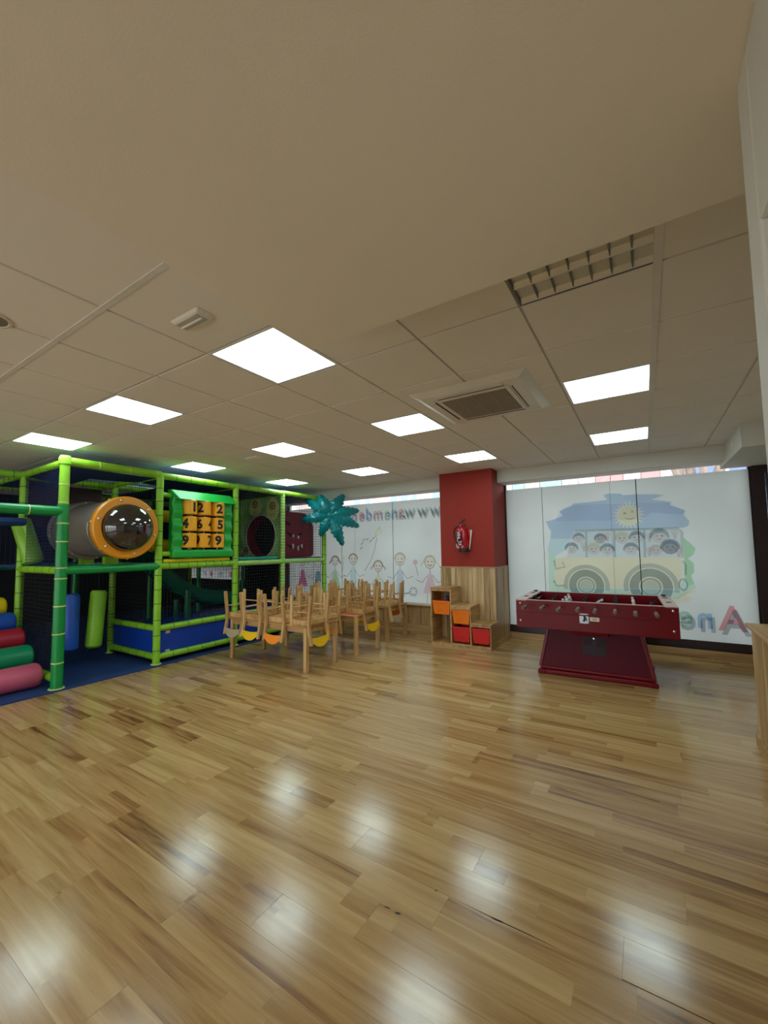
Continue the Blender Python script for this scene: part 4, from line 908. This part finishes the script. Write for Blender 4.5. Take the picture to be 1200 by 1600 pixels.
def tub(a, b_, z0, z1, m, label, y0=5.99):
    cx = (a + b_) / 2; t = thing('storage_box', label, 'storage box', (cx, 6.15, z0), 0, 'plastic storage boxes'); O = (cx, 6.15, z0); yb = 6.33
    a += .024; b_ -= .006; n = .022
    lo = [(a + n, y0 + n, z0), (b_ - n, y0 + n, z0), (b_ - n, yb - n, z0), (a + n, yb - n, z0)]; hi = [(a, y0, z1), (b_, y0, z1), (b_, yb, z1), (a, yb, z1)]
    li = [(x + (.006 if i in (0, 3) else -.006), y + (.006 if i < 2 else -.006), z0 + .006) for i, (x, y, z) in enumerate(lo)]; hi2 = [(x + (.006 if i in (0, 3) else -.006), y + (.006 if i < 2 else -.006), z1) for i, (x, y, z) in enumerate(hi)]
    V = lo + hi + hi2 + li; F = [(0, 3, 2, 1)] + [(i, (i + 1) % 4, 4 + (i + 1) % 4, 4 + i) for i in range(4)] + [(4 + i, 4 + (i + 1) % 4, 8 + (i + 1) % 4, 8 + i) for i in range(4)] + [(8 + i, 8 + (i + 1) % 4, 12 + (i + 1) % 4, 12 + i) for i in range(4)] + [(12, 13, 14, 15)]
    MB(O).add(V, F).build('tub', m, t)
    MB(O).box(a - .004, b_ + .004, y0 - .008, y0 + .004, z1 - .012, z1 + .002).build('lip', m, t, bevel=.002)
    pts = [(cx + .045 * math.cos(k * pi / 8), y0 + .006, z0 + .05 + .03 * math.sin(k * pi / 8)) for k in range(9)]
    MB(O).tube(pts, .004, 6).build('handle_rim', m, t)
tub(-2.93, -2.60, .48, .69, 'box_orange', 'orange plastic storage box in the tall left section')
tub(-2.60, -2.285, .355, .57, 'box_orange', 'orange plastic storage box in the middle section above red box')
tub(-2.60, -2.285, .085, .31, 'box_red', 'red plastic storage box in the bottom of the middle section')
tub(-2.285, -1.98, .085, .31, 'box_red', 'red plastic storage box in the low right section')
ty_ = thing('toy_bottle', 'small dark blue toy in the top slot of the tall cabinet section', 'toy', (-2.70, 6.12, .49)); O = (-2.70, 6.12, .49)
MB(O).lathe((-2.70, 6.12, .49), (0, 0, 1), [(0, 0), (.05, 0), (.052, .16), (.04, .2), (.02, .22), (.02, .25)], 16).build('body', 'blue_toy', ty_, smooth=True)
MB(O).lathe((-2.70, 6.12, .74), (0, 0, 1), [(.024, 0), (.024, .025), (0, .026)], 12).build('cap', 'blue_toy', ty_)

# ================================================================== FIRE EXTINGUISHER
ex = thing('fire_extinguisher', 'red fire extinguisher with black hose hung tilted on the column', 'fire extinguisher', (-2.46, 6.29, 1.46)); ex.rotation_euler = (0, math.radians(-7), 0)
MB().lathe((0, 0, .03), (0, 0, 1), [(0, 0), (.074, 0), (.076, .02), (.076, .31), (.066, .345), (.04, .37), (.022, .378), (.022, .40)], 28).build('cylinder', 'ext_red', ex, smooth=True)
MB().lathe((0, 0, 0), (0, 0, 1), [(0, 0), (.076, 0), (.08, .01), (.08, .055), (.077, .06)], 28).build('foot_ring', 'rubber', ex, smooth=True)
MB().cyl((0, 0, .40), (0, 0, .44), .02, n=12).build('valve', 'chrome', ex)
MB().hexa([(-.015, -.012, .435), (-.015, .012, .435), (.08, .012, .42), (.08, -.012, .42)], [(-.015, -.012, .448), (-.015, .012, .448), (.08, .012, .432), (.08, -.012, .432)]).build('handle', 'rubber', ex)
MB().hexa([(-.015, -.012, .455), (-.015, .012, .455), (.09, .012, .51), (.09, -.012, .51)], [(-.02, -.012, .47), (-.02, .012, .47), (.085, .012, .523), (.085, -.012, .523)]).build('lever', 'rubber', ex)
MB().tube([(-.01, 0, .42), (-.06, 0, .425), (-.11, 0, .39), (-.135, 0, .33), (-.13, 0, .26), (-.105, 0, .17), (-.085, 0, .09)], .011, 8).build('hose', 'rubber', ex, smooth=True)
MB().cyl((-.085, 0, .1), (-.078, 0, .05), .012, .009, n=10).build('nozzle', 'bolt', ex)
def wrap(z0, z1, a0, a1, r=.0772):
    vs = []; fs = []; n = 10
    for k in range(n + 1):
        t = a0 + (a1 - a0) * k / n
        for z in (z0, z1): vs.append((r * math.cos(t), r * math.sin(t), z))
    for k in range(n): fs.append((2 * k, 2 * k + 2, 2 * k + 3, 2 * k + 1))
    return vs, fs
lb = MB().add(*wrap(.10, .33, pi * 1.12, pi * 1.62)).build('label', 'foos_dark', ex)
for z0, z1, a0, a1 in ((.30, .325, 1.2, 1.5), (.26, .29, 1.17, 1.5), (.215, .25, 1.2, 1.45), (.16, .17, 1.18, 1.55), (.14, .15, 1.18, 1.5), (.11, .13, 1.22, 1.5)):
    MB().add(*wrap(z0, z1, pi * a0, pi * a1, .0778)).build('label_text', 'label_white', lb)
sg = thing('wall_sign', 'red sign plate with white border tilted behind the extinguisher', 'sign', (-2.46, 6.362, 1.5)); sg.rotation_euler = (0, math.radians(8), 0)
sg.location = (-2.52, 6.362, 1.5)
MB().box(-.11, .13, -.002, .006, 0, .33).build('plate', 'ext_red', sg)
MB().box(.112, .13, -.006, -.002, 0, .33).box(.05, .13, -.006, -.002, 0, .016).box(-.11, -.094, -.006, -.002, .02, .3).build('border', 'paper', sg)

# ================================================================== FOOSBALL TABLE
ft = thing('foosball_table', 'dark red wooden foosball table with eight rods before the right window', 'foosball table', (-.57, 5.68, 0), math.radians(2.2))
A, B = .81, .53
def ring_box(b, ax, ay, t, z0, z1):
    b.box(-ax, ax, -ay, -ay + t, z0, z1); b.box(-ax, ax, ay - t, ay, z0, z1); b.box(-ax, -ax + t, -ay + t, ay - t, z0, z1); b.box(ax - t, ax, -ay + t, ay - t, z0, z1); return b
for s in (-1, 1):
    MB().box(-A, A, s * (B - .0125) - .0125, s * (B - .0125) + .0125, .56, .885).build('long_side', 'foos', ft, bevel=.004)
    MB().box(s * (A - .0125) - .0125, s * (A - .0125) + .0125, -B + .025, B - .025, .56, .885).build('end_side', 'foos', ft, bevel=.004)
    MB().box(-A - .002, A + .002, s * (B + .004) - .005, s * (B + .004) + .005, .738, .752).build('side_moulding', 'foos', ft, bevel=.003)
    MB().box(-A + .12, A - .12, s * (B - .014) - .014, s * (B - .014) + .014, .885, .892).build('top_trim', 'shelf_pink', ft)
    e = MB().box(s * (A - .06) - .06, s * (A - .06) + .06, -B, B, .87, .893).build('end_shelf', 'shelf_pink', ft, bevel=.004)
    MB().lathe((s * (A - .06), -.2, .893), (0, 0, 1), [(.028, 0), (.028, .004), (.02, .004), (.018, .0)], 16).lathe((s * (A - .06), .25, .893), (0, 0, 1), [(.028, 0), (.028, .004), (.02, .004), (.018, .0)], 16).build('cup_ring', 'rubber', e)
    MB().box(s * (A - .06) - .02, s * (A - .06) + .02, B - .12, B - .03, .893, .91).build('score_counter', 'rubber', e, bevel=.004)
MB().box(-A + .02, A - .02, -B + .02, B - .02, .56, .70).build('playfield', 'field', ft)
# base
bt_, zt, zb = .49, .56, .09
MB().hexa([(-.575, -.36, zb), (.575, -.36, zb), (.575, .36, zb), (-.575, .36, zb)], [(-.478, -.30, zt), (.478, -.30, zt), (.478, .30, zt), (-.478, .30, zt)]).build('pedestal', 'foos_dark', ft, bevel=.006)
for s in (-1, 1):
    MB().hexa([(s * .575 - .025, -.372, zb), (s * .575 + .012, -.372, zb), (s * .575 + .012, .372, zb), (s * .575 - .025, .372, zb)], [(s * .478 - .025, -.312, zt), (s * .478 + .012, -.312, zt), (s * .478 + .012, .312, zt), (s * .478 - .025, .312, zt)]).build('pedestal_edge', 'foos', ft, bevel=.006)
MB().box(-.60, .60, -.385, .385, .0, .055).build('plinth', 'foos', ft, bevel=.015, seg=3)
MB().box(-.585, .585, -.372, .372, .055, .095).build('plinth_moulding', 'foos', ft, bevel=.014, seg=3)
for sx in (-1, 1):
    for sy in (-1, 1): MB().box(sx * .565 - .045, sx * .565 + .045, sy * .36 - .04, sy * .36 + .04, .0, .05).build('foot', 'foos', ft, bevel=.012)
# coin tray and door
tray = MB().hexa([(-.20, -.44, .50), (.16, -.44, .50), (.16, -.30, .50), (-.20, -.30, .50)], [(-.20, -.455, .55), (.16, -.455, .55), (.16, -.30, .55), (-.20, -.30, .55)]).build('coin_tray', 'foos', ft, bevel=.005)
dz = lambda z: -.36 + .06 * (z - zb) / (zt - zb) - .004
door = MB().hexa([(-.115, dz(.27), .27), (.125, dz(.27), .27), (.125, dz(.27) + .012, .27), (-.115, dz(.27) + .012, .27)], [(-.115, dz(.48), .48), (.125, dz(.48), .48), (.125, dz(.48) + .012, .48), (-.115, dz(.48) + .012, .48)]).build('coin_door', 'metal_dark', ft)
MB().cyl((.005, dz(.455) - .008, .455), (.005, dz(.455) + .002, .455), .009, n=10).build('lock', 'chrome', door)
MB().box(-.10, -.02, dz(.4) - .004, dz(.4) + .004, .29, .45).box(.03, .11, dz(.4) - .004, dz(.4) + .004, .29, .45).build('door_leaf', 'metal_dark', door)
pl = MB().box(-.115, -.02, -B - .006, -B, .655, .765).build('plate', 'plate', ft, bevel=.002)
MB().prism([(-.085, -B - .0065, .68), (-.06, -B - .0065, .675), (-.05, -B - .0065, .70), (-.045, -B - .0065, .68), (-.035, -B - .0065, .69), (-.05, -B - .0065, .735), (-.06, -B - .0065, .752), (-.075, -B - .0065, .74), (-.07, -B - .0065, .71)], (0, -.001, 0)).build('plate_figure', 'rubber', pl)
for dx in (-.105, -.03):
    for z in (.663, .757): MB().cyl((dx, -B - .008, z), (dx, -B - .004, z), .005, n=8).build('screw', 'rubber', pl)
pp = MB().box(-.01, .085, -B - .003, -B, .685, .73).build('price_label', 'paper', ft)
MB().box(.015, .06, -B - .004, -B - .003, .708, .713).box(.02, .055, -B - .004, -B - .003, .698, .702).build('label_text', 'inkgrey', pp)
for x in (-A + .05, A - .05):
    for z in (.845, .64): MB().lathe((x, -B, z), (0, -1, 0), [(.013, 0), (.012, .006), (.006, .01), (0, .01)], 10).build('bolt', 'chrome', ft, smooth=True)
rx = [-.66, -.475, -.295, -.11, .06, .245, .425, .605]
nf = [1, 2, 3, 3, 3, 3, 2, 1]
for k, x in enumerate(rx):
    pull = (.14, .09, .16, .08, .13, .10, .15, .13)[k]
    rd = MB().cyl((x, -B - pull - .02, .835), (x, B + .16, .835), .008, n=8).build('rod', 'chrome', ft)
    MB().lathe((x, -B - pull, .835), (0, -1, 0), [(0, 0), (.015, 0), (.020, .03), (.016, .11), (.021, .18), (.018, .215), (0, .22)], 12).build('grip', 'grip', rd, smooth=True)
    MB().lathe((x, B + .01, .835), (0, 1, 0), [(.012, 0), (.012, .02), (0, .021)], 8).build('end_cap', 'rubber', rd)
    tilt = random.uniform(-.9, .9)
    for q in range(nf[k]):
        y = (-B + 2 * B * (q + .5) / nf[k]) * .8
        b = MB(); ct, st = math.cos(tilt), math.sin(tilt)
        def pt(dx, dy, dz_): return (x + dx * ct + dz_ * st, y + dy, .835 - dx * st + dz_ * ct)
        prof_ = [(-.10, .012, .02), (-.06, .01, .014), (-.02, .018, .026), (.02, .017, .028), (.032, .008, .009), (.04, .014, .014), (.06, .011, .011)]
        vs = []; fs = []
        for z, a, c in prof_: vs += [pt(-a, -c, z), pt(a, -c, z), pt(a, c, z), pt(-a, c, z)]
        for m_ in range(len(prof_) - 1):
            for j in range(4): fs.append((4 * m_ + j, 4 * m_ + (j + 1) % 4, 4 * m_ + 4 + (j + 1) % 4, 4 * m_ + 4 + j))
        fs += [(0, 1, 2, 3), (len(vs) - 4, len(vs) - 3, len(vs) - 2, len(vs) - 1)]
        b.add(vs, fs).build('player', 'fig_white' if (k in (2, 6) or (k == 4 and q == 1)) else 'rubber', rd)
